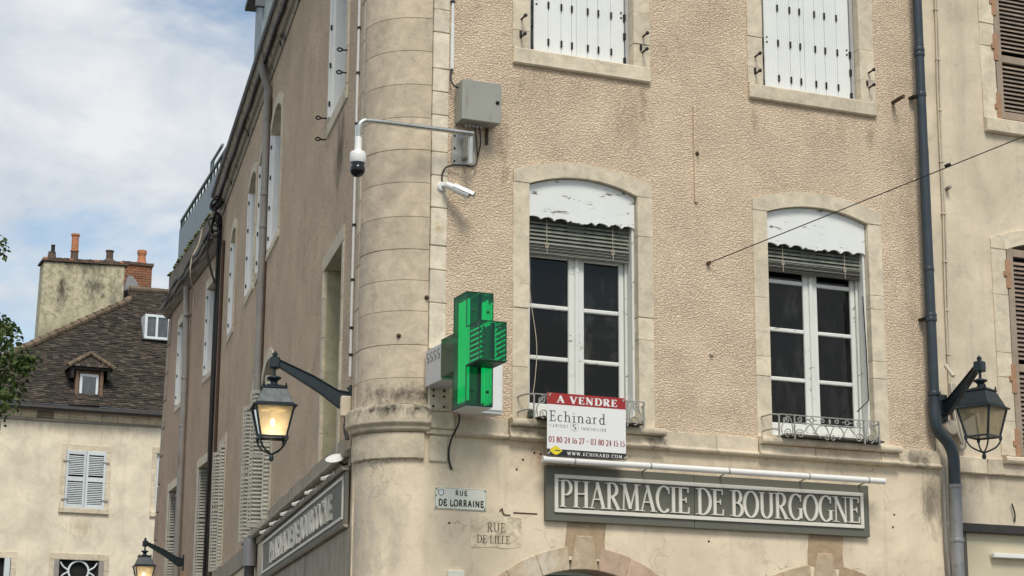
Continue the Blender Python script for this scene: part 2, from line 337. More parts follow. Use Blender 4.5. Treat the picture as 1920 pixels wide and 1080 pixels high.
# ------------------------------------------------------------------ geometry helpers
class Frame:
    def __init__(s, O, U, N): s.O = Vector(O); s.U = Vector(U); s.N = Vector(N)
    def p(s, u, o, z): return s.O+s.U*u+s.N*o+Vector((0, 0, z))
FF = Frame((0, 0, 0), (1, 0, 0), (0, -1, 0))
T1A, T2A = R(9.273), R(4.602)
COLC = Vector((-.158, .475, 0)); COLR = .475; TURN = R(99.273)
FL = Frame(COLC+COLR*Vector((-math.cos(T1A), math.sin(T1A), 0)), (math.sin(T1A), math.cos(T1A), 0), (-math.cos(T1A), math.sin(T1A), 0))
FP = Frame(FL.p(15.5, 0, 0), (math.sin(T2A), math.cos(T2A), 0), (-math.cos(T2A), math.sin(T2A), 0))
FH = Frame((0, 35, 0), (1, 0, 0), (0, -1, 0))
FN = Frame((0, .05, 0), (1, 0, 0), (0, -1, 0))
ROOT = {}
def thing(name, label, cat, loc, group=None):
    o = bpy.data.objects.new(name, None); C.objects.link(o); o.location = loc; o.empty_display_size = .2
    o['label'] = label; o['category'] = cat
    if group: o['group'] = group
    ROOT[o] = Vector(loc); return o
def sub(o, name, parent):
    ROOT[o] = ROOT.get(parent, Vector((0, 0, 0)))
class MB:
    def __init__(s): s.v = []; s.f = []
    def add(s, vs, fs):
        k = len(s.v); s.v += [Vector(x) for x in vs]; s.f += [tuple(i+k for i in f) for f in fs]; return s
    def box(s, F, u0, u1, o0, o1, z0, z1, jit=0.0):
        q = [F.p(u, o, z) for z in (z0, z1) for o in (o0, o1) for u in (u0, u1)]
        if jit: q = [x+Vector([random.uniform(-jit, jit) for _ in range(3)]) for x in q]
        return s.add(q, [(0, 1, 3, 2), (4, 6, 7, 5), (0, 4, 5, 1), (2, 3, 7, 6), (0, 2, 6, 4), (1, 5, 7, 3)])
    def hexa(s, q): return s.add(q, [(0, 1, 3, 2), (4, 6, 7, 5), (0, 4, 5, 1), (2, 3, 7, 6), (0, 2, 6, 4), (1, 5, 7, 3)])
    def tube(s, pts, r, n=8, cap=True):
        pts = [Vector(p) for p in pts]; rs = r if isinstance(r, (list, tuple)) else [r]*len(pts)
        k = len(s.v); prev = None
        for i, p in enumerate(pts):
            d = (pts[min(i+1, len(pts)-1)]-pts[max(i-1, 0)]).normalized()
            if prev is None: a = d.orthogonal().normalized()
            else: a = (prev-d*prev.dot(d)).normalized()
            prev = a; b = d.cross(a)
            for j in range(n):
                t_ = 2*math.pi*j/n; s.v.append(p+(a*math.cos(t_)+b*math.sin(t_))*rs[i])
        for i in range(len(pts)-1):
            for j in range(n): s.f.append((k+i*n+j, k+i*n+(j+1) % n, k+(i+1)*n+(j+1) % n, k+(i+1)*n+j))
        if cap: s.f.append(tuple(k+j for j in range(n))[::-1]); e = k+(len(pts)-1)*n; s.f.append(tuple(e+j for j in range(n)))
        return s
    def lathe(s, c, prof, n=16, axis=Vector((0, 0, 1))):
        c = Vector(c); a = axis.orthogonal().normalized(); b = axis.cross(a); k = len(s.v)
        for (r, h) in prof:
            for j in range(n):
                t_ = 2*math.pi*j/n; s.v.append(c+axis*h+(a*math.cos(t_)+b*math.sin(t_))*max(r, 1e-4))
        for i in range(len(prof)-1):
            for j in range(n): s.f.append((k+i*n+j, k+i*n+(j+1) % n, k+(i+1)*n+(j+1) % n, k+(i+1)*n+j))
        s.f.append(tuple(k+j for j in range(n))[::-1]); e = k+(len(prof)-1)*n; s.f.append(tuple(e+j for j in range(n)))
        return s
    def strip(s, F, A, B, o0, o1):
        """solid between two equally long (u,z) polylines, from out o0 to o1"""
        n = len(A); k = len(s.v)
        for (a, b) in zip(A, B): s.v += [F.p(a[0], o1, a[1]), F.p(b[0], o1, b[1]), F.p(a[0], o0, a[1]), F.p(b[0], o0, b[1])]
        for i in range(n-1):
            a, b = k+4*i, k+4*i+4
            s.f += [(a, b, b+1, a+1), (a+2, a+3, b+3, b+2), (a, a+2, b+2, b), (a+1, b+1, b+3, a+3)]
        s.f += [(k, k+1, k+3, k+2), (k+4*n-4, k+4*n-2, k+4*n-1, k+4*n-3)]
        return s
    def poly(s, F, outer, holes, o):
        pts = [Vector((x, z, 0)) for x, z in outer]; loops = [pts]+[[Vector((x, z, 0)) for x, z in h] for h in holes]
        tri = tessellate_polygon(loops); allp = [p for l in loops for p in l]
        return s.add([F.p(p.x, o, p.y) for p in allp], [tuple(t_) for t_ in tri])
    def prism(s, F, poly, o0, o1):
        k = len(s.v); n = len(poly)
        s.v += [F.p(u, o1, z) for u, z in poly]+[F.p(u, o0, z) for u, z in poly]
        s.f += [tuple(range(k, k+n)), tuple(range(k+n, k+2*n))[::-1]]+[(k+i, k+n+i, k+n+(i+1) % n, k+(i+1) % n) for i in range(n)]
        return s
    def mesh(s, name, root=Vector((0, 0, 0)), recalc=True, smooth=False):
        me = bpy.data.meshes.new(name); bm = bmesh.new()
        vs = [bm.verts.new(v-root) for v in s.v]
        for f in s.f:
            try: bm.faces.new([vs[i] for i in f])
            except ValueError: pass
        bmesh.ops.remove_doubles(bm, verts=bm.verts, dist=1e-5)
        lo_ = [v for v in bm.verts if not v.link_faces]
        if lo_: bmesh.ops.delete(bm, geom=lo_, context='VERTS')
        if recalc: bmesh.ops.recalc_face_normals(bm, faces=bm.faces)
        bm.to_mesh(me); bm.free()
        if smooth:
            for p in me.polygons: p.use_smooth = True
        return me
    def build(s, name, mat, parent=None, smooth=False, bevel=0.0, kind=None, recalc=True, seg=1):
        root = ROOT.get(parent, Vector((0, 0, 0)))
        me = s.mesh(name, root, recalc, smooth); me.materials.append(MATS[mat])
        o = bpy.data.objects.new(name, me); C.objects.link(o); o.parent = parent; ROOT[o] = root
        if smooth: me.set_sharp_from_angle(angle=R(40))
        if bevel:
            b = o.modifiers.new('bevel', 'BEVEL'); b.width = bevel; b.segments = seg; b.limit_method = 'ANGLE'
        if kind: o['kind'] = kind
        return o
def copyat(o, off, parent):
    c = o.copy(); C.objects.link(c); c.parent = parent; c.location = o.location+Vector(off); ROOT[c] = ROOT[o]; return c
def arcpts(u0, u1, zs, za, n=14):
    """segmental arch from (u0,zs) to (u1,zs) with crown za"""
    w_ = (u1-u0)/2; h = za-zs; c = (u0+u1)/2
    if h < 1e-4: return [(u0+(u1-u0)*i/n, zs) for i in range(n+1)]
    r = (w_*w_+h*h)/(2*h); a = math.asin(min(1, w_/r))
    return [(c+r*math.sin(-a+2*a*i/n), za-r+r*math.cos(-a+2*a*i/n)) for i in range(n+1)]
def curve(*pts, n=10):
    """Catmull-Rom through points"""
    P = [Vector(p) for p in pts]; P = [2*P[0]-P[1]]+P+[2*P[-1]-P[-2]]; out = []
    for i in range(1, len(P)-2):
        for k in range(n):
            t_ = k/n; a, b, c, d = P[i-1:i+3]
            out.append(.5*((2*b)+(c-a)*t_+(2*a-5*b+4*c-d)*t_*t_+(3*b-a-3*c+d)*t_**3))
    out.append(P[-2]); return out

# ------------------------------------------------------------------ lettering (drawn strokes, built as raised shapes)
def A_(cx, cy, rx, ry, a0, a1, n=16): return [(cx+rx*math.cos(R(a0+(a1-a0)*i/n)), cy+ry*math.sin(R(a0+(a1-a0)*i/n))) for i in range(n+1)]
L_ = {}
def gl(ch, w_, strokes, serifs=()): L_[ch] = (w_, strokes, serifs)
gl('A', .74, [([(.08, 0), (.37, 1)], 't'), ([(.34, 1), (.64, 0)], 'k'), ([(.19, .35), (.53, .35)], 't')], [(.08, 0), (.64, 0)])
gl('B', .62, [([(.16, 0), (.16, 1)], 'k'), ([(.16, 1)]+A_(.30, .76, .2, .24, 90, -90)+[(.16, .52)], 'a'), ([(.16, .52)]+A_(.32, .26, .24, .26, 90, -90)+[(.16, 0)], 'a')], [(.12, 0), (.12, 1)])
gl('C', .68, [(A_(.40, .5, .32, .5, 48, 312), 'a'), ([(.63, .98), (.63, .72)], 't')])
gl('D', .74, [([(.16, 0), (.16, 1)], 'k'), ([(.16, 1)]+A_(.30, .5, .37, .5, 90, -90)+[(.16, 0)], 'a')], [(.12, 0), (.12, 1)])
gl('E', .60, [([(.16, 0), (.16, 1)], 'k'), ([(.16, .98), (.52, .98)], 't'), ([(.16, .52), (.42, .52)], 't'), ([(.16, .02), (.54, .02)], 't'), ([(.52, 1), (.52, .80)], 't'), ([(.55, 0), (.56, .24)], 't'), ([(.42, .62), (.42, .42)], 't')], [(.12, 0), (.12, 1)])
gl('G', .76, [(A_(.40, .5, .32, .5, 48, 318), 'a'), ([(.63, .98), (.63, .72)], 't'), ([(.63, .06), (.63, .42)], 'k')], [(.64, .42)])
gl('H', .80, [([(.17, 0), (.17, 1)], 'k'), ([(.63, 0), (.63, 1)], 'k'), ([(.17, .52), (.63, .52)], 't')], [(.17, 0), (.17, 1), (.63, 0), (.63, 1)])
gl('I', .36, [([(.18, 0), (.18, 1)], 'k')], [(.18, 0), (.18, 1)])
gl('L', .58, [([(.16, 0), (.16, 1)], 'k'), ([(.16, .02), (.52, .02)], 't'), ([(.53, 0), (.54, .26)], 't')], [(.14, 0), (.16, 1)])
gl('M', .92, [([(.14, 0), (.17, 1)], 't'), ([(.17, 1), (.46, .06)], 'k'), ([(.46, .06), (.74, 1)], 't'), ([(.74, 1), (.78, 0)], 'k')], [(.13, 0), (.12, 1), (.79, 1), (.78, 0)])
gl('N', .80, [([(.15, 0), (.15, 1)], 't'), ([(.13, 1), (.65, 0)], 'k'), ([(.65, 0), (.65, 1)], 't')], [(.15, 0), (.10, 1), (.65, 1)])
gl('O', .78, [(A_(.39, .5, .32, .5, 0, 360, 32), 'a')])
gl('P', .60, [([(.16, 0), (.16, 1)], 'k'), ([(.16, 1)]+A_(.30, .73, .23, .27, 90, -90)+[(.16, .46)], 'a')], [(.16, 0), (.12, 1)])
gl('R', .70, [([(.16, 0), (.16, 1)], 'k'), ([(.16, 1)]+A_(.30, .75, .22, .25, 90, -90)+[(.16, .5)], 'a'), ([(.30, .5), (.60, 0)], 'k')], [(.16, 0), (.12, 1), (.62, 0)])
gl('S', .56, [(A_(.28, .74, .19, .25, 35, 270)+A_(.28, .25, .2, .25, 90, -145), 'a')])
gl('T', .66, [([(.33, 0), (.33, 1)], 'k'), ([(.06, .98), (.60, .98)], 't'), ([(.06, 1), (.06, .78)], 't'), ([(.60, 1), (.60, .78)], 't')], [(.33, 0)])
gl('U', .78, [([(.16, 1), (.16, .3)]+A_(.39, .3, .23, .3, 180, 360)+[(.62, 1)], 'a')], [(.16, 1), (.62, 1)])
gl('V', .72, [([(.08, 1), (.37, 0)], 'k'), ([(.37, 0), (.64, 1)], 't')], [(.08, 1), (.64, 1)])
gl('W', 1.0, [([(.08, 1), (.30, 0)], 'k'), ([(.30, 0), (.50, 1)], 't'), ([(.48, 1), (.70, 0)], 'k'), ([(.70, 0), (.92, 1)], 't')], [(.08, 1), (.92, 1)])
gl('.', .26, [([(.1, .05), (.18, .05)], 'k')]); gl('-', .5, [([(.1, .4), (.4, .4)], 'k')]); gl(' ', .34, [])
gl('c', .52, [(A_(.30, .3, .21, .3, 45, 315), 'a')])
gl('h', .66, [([(.15, 0), (.15, 1)], 'k'), ([(.15, .42)]+A_(.33, .38, .18, .24, 150, 0)+[(.51, 0)], 'a')], [(.15, 0), (.11, 1), (.51, 0)])
gl('i', .34, [([(.17, 0), (.17, .6)], 'k'), ([(.14, .86), (.2, .86)], 'k')], [(.17, 0), (.13, .6)])
gl('n', .66, [([(.15, 0), (.15, .6)], 'k'), ([(.15, .42)]+A_(.33, .38, .18, .24, 150, 0)+[(.51, 0)], 'a')], [(.15, 0), (.11, .6), (.51, 0)])
gl('a', .56, [(A_(.27, .42, .17, .2, 140, 0)+[(.44, .05)], 'a'), (A_(.26, .18, .17, .17, 80, 330), 'a')], [(.47, 0)])
gl('r', .48, [([(.15, 0), (.15, .6)], 'k'), ([(.15, .4)]+A_(.33, .4, .18, .2, 160, 60), 'a')], [(.15, 0), (.11, .6)])
gl('d', .66, [(A_(.29, .3, .20, .3, 40, 320), 'a'), ([(.48, 0), (.48, 1)], 'k')], [(.44, 1), (.52, 0)])
gl('0', .62, [(A_(.31, .4, .23, .4, 0, 360, 28), 'a')]); gl('1', .42, [([(.21, 0), (.21, .8)], 'k'), ([(.21, .8), (.08, .68)], 't')], [(.21, 0)])
gl('2', .58, [(A_(.28, .58, .2, .22, 160, -30)+[(.08, .03)], 'a'), ([(.08, .03), (.5, .03)], 'k')])
gl('3', .56, [(A_(.25, .60, .19, .20, 140, -80)+A_(.25, .21, .21, .21, 80, -140), 'a')])
gl('4', .60, [([(.38, .8), (.05, .24)], 't'), ([(.05, .24), (.55, .24)], 't'), ([(.40, 0), (.40, .8)], 'k')], [(.40, 0)])
gl('5', .56, [([(.46, .78), (.14, .78), (.12, .46)], 't'), (A_(.25, .25, .22, .25, 110, -140), 'a')])
gl('6', .60, [(A_(.30, .25, .22, .25, 0, 360, 24), 'a'), ([(.09, .3), (.2, .62), (.42, .8)], 't')]); gl('7', .54, [([(.06, .77), (.48, .77)], 'k'), ([(.48, .77), (.2, 0)], 'k')])
gl('8', .60, [(A_(.29, .6, .17, .2, 0, 360, 24), 'a'), (A_(.29, .21, .21, .21, 0, 360, 24), 'a')])
def glyph(mb, F, ch, u, z, sx, sz, o, dep, thick=.15, thin=.045, ser=.24, step=.0004):
    w_, strokes, serifs = L_[ch]; k = 0
    for pts, mode in strokes:
        k += 1; P = [Vector((x*sx, y*sz)) for x, y in pts]; A = []; B = []
        closed = (P[0]-P[-1]).length < 1e-6
        for i, p in enumerate(P):
            if closed: d = P[(i+1) % (len(P)-1)]-P[i-1 if i else len(P)-2]
            else: d = P[min(i+1, len(P)-1)]-P[max(i-1, 0)]
            d.normalize()
            wd = thick if mode == 'k' else thin if mode == 't' else thin+(thick-thin)*abs(d.y)**1.4
            wd *= sx if abs(d.y) > .5 else min(sx, sz)
            nrm = Vector((-d.y, d.x))*wd*.5
            A.append((u+p.x+nrm.x, z+p.y+nrm.y)); B.append((u+p.x-nrm.x, z+p.y-nrm.y))
        mb.strip(F, A, B, o, o+dep+k*step)
    if ser:
        for x, y in serifs:
            k += 1; h = thin*sz*.55; y0 = y*sz-(h if y > .5 else 0); x0 = x*sx
            mb.box(F, u+x0-ser*sx*.62, u+x0+ser*sx*.62, o, o+dep+k*step, z+y0, z+y0+h)
def text_width(s, sp=0.0): return sum(L_[c][0]+sp for c in s)-sp
def text(s, F, u0, u1, z, h, o, dep, mat, parent, name='lettering', sp=.02, per=False, **kw):
    sx = (u1-u0)/text_width(s, sp); x = u0; mb = MB(); out = []
    for c in s:
        if c != ' ':
            if per:
                m1 = MB(); glyph(m1, F, c, x, z, sx, h, o, dep, **kw); out.append(m1.build('letter', mat, parent))
            else: glyph(mb, F, c, x, z, sx, h, o, dep, **kw)
        x += (L_[c][0]+sp)*sx
    if not per: out.append(mb.build(name, mat, parent))
    return out

# ================================================================== ground
def structure(o): o['kind'] = 'structure'; return o
g = MB().add([(-400, -400, 0), (400, -400, 0), (400, 400, 0), (-400, 400, 0)], [(0, 1, 2, 3)]).build('ground', 'asphalt'); structure(g)
pv = MB()
pv.box(FF, -.3, 30, .01, 1.9, .004, .13); pvo = pv.build('pavement', 'paving', bevel=.02); structure(pvo)

# ================================================================== the corner building
B = thing('corner_building', 'rounded corner town house in pink-beige roughcast with stone courses and pharmacy below', 'building', (0, 0, 0))
EAVE = 10.30
def surround(F, parent, u0, u1, z0, zs, za, jw=.16, depth=.30, proud=.014, head=.11, mat='limestone', jl=None, jr=None, sill=None):
    """stone window surround; z0 foot, zs/za spring and crown of the OUTER line. Returns inner box and wall hole"""
    i0, i1 = u0+jw, u1-jw; zis, zia = zs-head, za-head-.03 if za > zs else zs-head-.04
    if za <= zs: zis = zia
    s_ = MB().box(F, u0+.06, u1-.06, -depth-.03, -depth, z0, z0+.01)     # bed behind the stones
    root = s_.build('window_surround', mat, parent)
    def jamb(a, b, cuts):
        zz = [z0]+sorted(cuts)+[zis]
        for p, q in zip(zz[:-1], zz[1:]):
            MB().box(F, a, b, -depth, proud+random.uniform(-.004, .004), p+.0014, q-.0014, .0015).build('stone', mat, root, bevel=.0035)
    H = zis-z0
    jamb(u0, i0, jl or [z0+H*.24, z0+H*.52, z0+H*.73]); jamb(i1, u1, jr or [z0+H*.18, z0+H*.45, z0+H*.66, z0+H*.86])
    oa = arcpts(u0, u1, zs, za); ia = arcpts(i0, i1, zis, zia)
    MB().strip(F, [(u0, zis+.002)]+oa+[(u1, zis+.002)], [(i0, zis+.002)]+ia+[(i1, zis+.002)], -depth, proud+.002).build('lintel', mat, root, bevel=.006)
    if sill:
        MB().box(F, u0, u1, -depth, proud+sill[1], z0-sill[0], z0-.003, .003).build('sill', mat, root, bevel=.012)
    zb = z0-(sill[0] if sill else 0)
    hole = [(u0+.05, zb+.03), (u1-.05, zb+.03)]+[(u, z-.03) for u, z in reversed(arcpts(u0+.05, u1-.05, zs, za))]
    return root, (i0, i1, z0, zis, zia), hole
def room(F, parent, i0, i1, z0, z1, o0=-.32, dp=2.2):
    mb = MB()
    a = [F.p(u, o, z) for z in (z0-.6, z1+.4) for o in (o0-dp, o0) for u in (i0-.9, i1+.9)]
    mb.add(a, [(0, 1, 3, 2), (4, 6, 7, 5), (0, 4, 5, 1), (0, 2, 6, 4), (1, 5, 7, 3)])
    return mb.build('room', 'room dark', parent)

# --- front: lower (first floor) windows
def casement(F, parent, i0, i1, z0, ztop, o=-.20, muntins=(4.89, 5.37, 5.85), inner=True):
    w_ = MB(); fr = .045
    w_.box(F, i0, i0+fr, o-.05, o+.03, z0, ztop); w_.box(F, i1-fr, i1, o-.05, o+.03, z0, ztop); w_.box(F, i0+fr, i1-fr, o-.05, o+.03, z0, z0+.05); w_.box(F, i0+fr, i1-fr, o-.05, o+.03, ztop-.05, ztop)
    win = w_.build('window', 'window paint', parent, bevel=.004)
    c = (i0+i1)/2+.01
    for a, b in ((i0+fr+.004, c-.004), (c+.004, i1-fr-.004)):
        s1, s2 = (.045, .075) if a < c-.1 else (.075, .05)
        MB().box(F, a, a+s1, o-.03, o+.012, z0+.053, ztop-.053).build('stile', 'window paint', win, bevel=.006)
        MB().box(F, b-s2, b, o-.03, o+.012, z0+.053, ztop-.053).build('stile', 'window paint', win, bevel=.006)
        zz = [z0+.053]+list(muntins)+[ztop-.053]
        for i, z in enumerate(zz):
            hh = (.0, .085) if i == 0 else (-.07, 0) if i == len(zz)-1 else (-.02, .02)
            MB().box(F, a+s1+.001, b-s2-.001, o-.028, o+(.01 if 0 < i < len(zz)-1 else .008), z+hh[0], z+hh[1], .0015).build('muntin' if 0 < i < len(zz)-1 else 'rail', 'window paint', win, bevel=.008)
        for p, q in zip(zz[:-1], zz[1:]):
            MB().box(F, a+s1-.006, b-s2+.006, o-.016, o-.011, p+.01, q-.01).build('pane', 'window glass', win)
    MB().box(F, c-.02, c+.02, o+.0125, o+.032, z0+.06, ztop-.06).build('cover_strip', 'window paint', win, bevel=.006)
    return win
def valance(F, parent, i0, i1, zs, za, zb, o=-.05, n=8):
    top = arcpts(i0+.008, i1-.008, zs-.006, za-.006, 48); bot = []
    for i, (u, z) in enumerate(top):
        ph = (u-i0)/(i1-i0)*n; a = abs(math.sin(math.pi*ph))
        rag = .02 if 3.2 < ph < 4.6 else 0
        bot.append((u, zb+.034*math.sqrt(a)*(1 if not rag else .35)+random.uniform(-.003, .003)))
    v_ = MB().strip(F, top, bot, o-.012, o+.012).build('valance', 'peeling valance', parent)
    return v_
def blind(F, parent, u0, u1, ztop, zs, zbot, o=-.12, tilt=.018, sp=.037):
    rootm = MB().box(F, u0, u1, o-.03, o+.02, ztop, ztop+.05); root = rootm.build('blind', 'blind dark', parent)
    z = zs; k = 0
    while z < ztop-.01:
        mb = MB(); hh = sp*.46
        mb.hexa([F.p(u0, o-.012, z-hh), F.p(u1, o-.012, z-hh), F.p(u0, o+.020, z-hh+.002), F.p(u1, o+.020, z-hh+.002)] and
                [F.p(u0, o+tilt, z-hh), F.p(u1, o+tilt+random.uniform(-.003, .003), z-hh), F.p(u0, o+tilt-.003, z-hh-.001), F.p(u1, o+tilt-.003, z-hh-.001),
                 F.p(u0, o-tilt*.4, z+hh), F.p(u1, o-tilt*.4, z+hh), F.p(u0, o-tilt*.4-.003, z+hh), F.p(u1, o-tilt*.4-.003, z+hh)])
        mb.build('slat', 'blind slat', root); z += sp; k += 1
    z = zbot
    while z < zs-sp*.6:                                        # gathered slats
        MB().box(F, u0+random.uniform(0, .006), u1-random.uniform(0, .006), o-.022, o+.022+random.uniform(-.004, .004), z, z+.006).build('gathered_slat', 'blind slat' if random.random() < .28 else 'blind dark', root); z += .0125
    for f_ in (.17, .83):
        u = u0+(u1-u0)*f_
        MB().tube([F.p(u, o+.026, ztop), F.p(u, o+.027, (ztop+zbot)/2), F.p(u+.004, o+.026, zbot)], .0028, 5).build('cord', 'cable cream', root)
        MB().tube(curve(*[F.p(u+.018*math.cos(i*2.1), o+.03, zs-.02-.004*i+.02*math.sin(i*2.1)) for i in range(7)], n=5), .0025, 5).build('cord_knot', 'cable cream', root)
    return root
HOLES = []
W1, in1, h1 = surround(FF, B, .640, 2.060, 4.283, 6.575, 6.712, jl=[4.75, 5.29, 5.51], jr=[5.10, 5.31, 6.08]); HOLES.append(h1)
W2, in2, h2 = surround(FF, B, 3.135, 4.597, 4.275, 6.590, 6.722, jl=[4.86, 5.05, 5.62], jr=[4.93, 5.10, 5.62, 5.76]); HOLES.append(h2)
for (i0, i1, z0, zis, zia), zb, zs, zq in ((in1, 6.145, 5.955, 5.845), (in2, 6.155, 6.045, 5.925)):
    casement(FF, B, i0+.002, i1-.002, z0+.05, 6.36)
    MB().box(FF, i0+.004, i1-.004, -.30, -.05, z0+.002, z0+.048).build('window_board', 'window paint', B, bevel=.006)
    valance(FF, B, i0, i1, zis, zia, zb)
    blind(FF, B, i0+.045, i1-.035, zb+.055, zs, zq)
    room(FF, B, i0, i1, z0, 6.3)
    # guide rail of the old blind on the right reveal, folded inner shutter behind the right casement
    MB().box(FF, i1-.028, i1-.003, -.15, -.06, z0+.1, 6.2).build('guide_rail', 'window paint', B, bevel=.004)
    ish = MB().box(FF, i1-.30, i1-.06, -.62, -.59, z0+.1, 6.3).build('inner_shutter', 'curtain grey', B)
    for k in range(3): MB().box(FF, i1-.265, i1-.10, -.59, -.582, z0+.2+k*.55, z0+.62+k*.55).build('shutter_panel', 'curtain grey', ish, bevel=.006)
MB().tube([FF.p(in2[1]-.05, -.045, 5.75), FF.p(in2[1]-.035, -.04, 5.2), FF.p(in2[1]-.03, -.04, 4.72), FF.p(in2[1]-.16, -.045, 4.60)], .006, 6).build('crank_rod', 'iron black', B)
MB().tube(curve(FF.p(in1[0]+.02, -.06, 6.1), FF.p(in1[0]+.03, -.05, 5.5), FF.p(in1[0]+.10, -.05, 5.0), FF.p(in1[0]+.09, -.05, 4.7), FF.p(in1[0]+.07, -.06, 4.52)), .0035, 5).build('cord', 'cable cream', B)

# --- front: upper windows with closed white folding shutters
def plank_shutter(F, parent, u0, u1, z0, z1, o):
    root = MB().box(F, u0+.004, u1-.004, o-.035, o-.026, z0+.004, z1).build('shutters', 'white paint', parent)
    ed = [0, .158, .300, .415, .467, .590, .708, .850, 1.0]; W = u1-u0
    for k in range(8):
        a, b = u0+W*ed[k]+.0016, u0+W*ed[k+1]-.0016
        MB().box(F, a, b, o-.026, o+random.uniform(-.0015, .0015), z0, z1).build('plank', 'white planks', root, bevel=.003)
        gr = MB(); n = max(2, int((b-a)/.022))
        for j in range(1, n):
            x = a+(b-a)*j/n; gr.box(F, x-.0035, x+.0035, o-.001, o+.0034, z0, z1)
        gr.build('ribbing', 'white planks', root)
    zz = z0+.10
    while zz < z1:
        for j, e in enumerate((.158, .300, .415, .590, .708, .850)):
            dz = -.0 if j < 3 else -.0
            MB().box(F, u0+W*e-.009, u0+W*e+.009, o, o+.016, zz+dz, zz+dz+.07).build('hinge', 'iron black', root, bevel=.004)
        zz += .37
    for e in (.03, .965):
        for zq in (z0+.50, z0+.55, z0+1.2): MB().lathe(F.p(u0+W*e, o, zq), [(.010, 0), (.010, .006), (.004, .009)], 8, F.N).build('bolt', 'iron black', root)
    return root
for u0, u1 in ((.625, 2.048), (3.120, 4.590)):
    s_, inn, hh = surround(FF, B, u0, u1, 7.757, 9.47, 9.66, jw=.172, sill=(.157, .028), jl=[7.93, 8.25], jr=[7.98, 8.30]); HOLES.append(hh)
    plank_shutter(FF, B, inn[0]+.085, inn[1]-.045, 7.765, 9.40, -.10)
    fr = MB().box(FF, inn[0]+.012, inn[0]+.050, -.16, -.085, 7.76, 9.42).build('shutter_frame', 'galvanised', B)
    MB().box(FF, inn[0]+.056, inn[0]+.080, -.17, -.115, 7.76, 9.42).build('frame_gap', 'iron black', fr)
    MB().box(FF, inn[1]-.040, inn[1]-.004, -.17, -.085, 7.76, 9.42).build('shutter_frame', 'camera grey', B)
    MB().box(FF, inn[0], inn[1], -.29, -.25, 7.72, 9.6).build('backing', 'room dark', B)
    for q in range(3):
        for uu in (inn[0]+.062, inn[1]-.046): MB().box(FF, uu-.012, uu+.012, -.112, -.085, 7.79+q*.19+(.0 if q < 1 else .06), 7.86+q*.19+(.0 if q < 1 else .06)).build('hinge', 'iron black', B)
    for uu, zz in ((u0+.085, 8.04), (u0+.08, 7.86), (u1-.075, 8.06), (u1-.08, 7.90)):     # iron shutter stops
        st = MB().tube([FF.p(uu, 0, zz), FF.p(uu, .10, zz+.006)], [.010, .009], 8).build('shutter_stop', 'iron black', B)
        MB().lathe(FF.p(uu, .10, zz+.006), [(.010, 0), (.018, .002), (.018, .016), (.010, .020)], 10, FF.N).build('knob', 'iron black', st)
    for uu, zz in ((u0+.075, 7.90), (u1-.10, 7.95)): MB().box(FF, uu-.010, uu+.010, .012, .03, zz-.03, zz+.02).build('shutter_catch', 'iron black', B)
# --- front stucco
wall = MB().poly(FF, [(0, 4.262), (5.125, 4.262), (5.125, EAVE), (0, EAVE)], HOLES, 0.0).build('roughcast_wall', 'front stucco', B)
# --- corner strip of pale stones
z = 4.27
while z < EAVE:
    h_ = random.choice((.22, .3, .35, .42)); q = min(EAVE, z+h_)
    MB().box(FF, -.156, 0, -.2, .012+random.uniform(-.003, .003), z+.003, q-.003, .002).build('quoin_stone', 'pale quoin', B, bevel=.006); z = q
# --- rounded corner: drums of stone
def coltheta(a, out, z): return Vector((COLC.x-(COLR+out)*math.sin(a), COLC.y-(COLR+out)*math.cos(a), z))
def drum(z0, z1, out, name, mat, a0=0, a1=TURN, n=28, prof=None, rag=0.0, bevel=.004, parent=None):
    prof = prof or [(0, z0), (0, z1)]; mb = MB(); k = 0; m_ = len(prof)
    for i in range(n+1):
        a = a0+(a1-a0)*i/n
        for j, (po, pz) in enumerate(prof):
            jz = random.uniform(0, rag) if j == 0 else 0
            mb.v.append(coltheta(a, out+po, pz+jz))
        for j, (po, pz) in enumerate(prof): mb.v.append(coltheta(a, -.15, pz))
    S = 2*m_
    for i in range(n):
        a, b = i*S, (i+1)*S
        for j in range(m_-1): mb.f += [(a+j, b+j, b+j+1, a+j+1), (a+m_+j, a+m_+j+1, b+m_+j+1, b+m_+j)]
        mb.f += [(a, a+m_, b+m_, b), (a+m_-1, b+m_-1, b+S-1, a+S-1)]
    mb.f.append(tuple(range(0, m_))+tuple(reversed(range(m_, S)))); e = n*S; mb.f.append(tuple(range(e+S-1, e+m_-1, -1))+tuple(reversed(range(e, e+m_))))
    return mb.build(name, mat, parent or B, smooth=True, bevel=bevel)
core = drum(4.3, EAVE, -.012, 'corner_core', 'column stone', bevel=0)
cz = [4.335, 4.578, 4.872, 5.174, 5.453, 5.735, 6.033, 6.349, 6.657, 6.958, 7.271, 7.592, 7.91, 8.21, 8.52, 8.82, 9.13, 9.43, 9.74, 10.02, EAVE]
for p, q in zip(cz[:-1], cz[1:]): drum(p+.0018, q-.0018, .002+random.uniform(-.0015, .0015), 'drum_stone', 'column stone', .012, TURN-.012, bevel=.0025)
drum(4.13, 4.333, .05, 'corner_string_course', 'sooty stone', -.02, TURN+.02, prof=[(-.03, 4.10), (.01, 4.12), (.015, 4.15), (.045, 4.175), (.045, 4.30), (.02, 4.333)], bevel=.006)
drum(3.84, 4.098, .028, 'corbel_stone', 'sooty stone', .06, TURN-.05, n=40, prof=[(-.03, 3.845), (.008, 3.87), (.012, 4.0), (.0, 4.098)], rag=.03, bevel=.006)
drum(0, 4.1, 0, 'corner_wall', 'lower render', bevel=0)
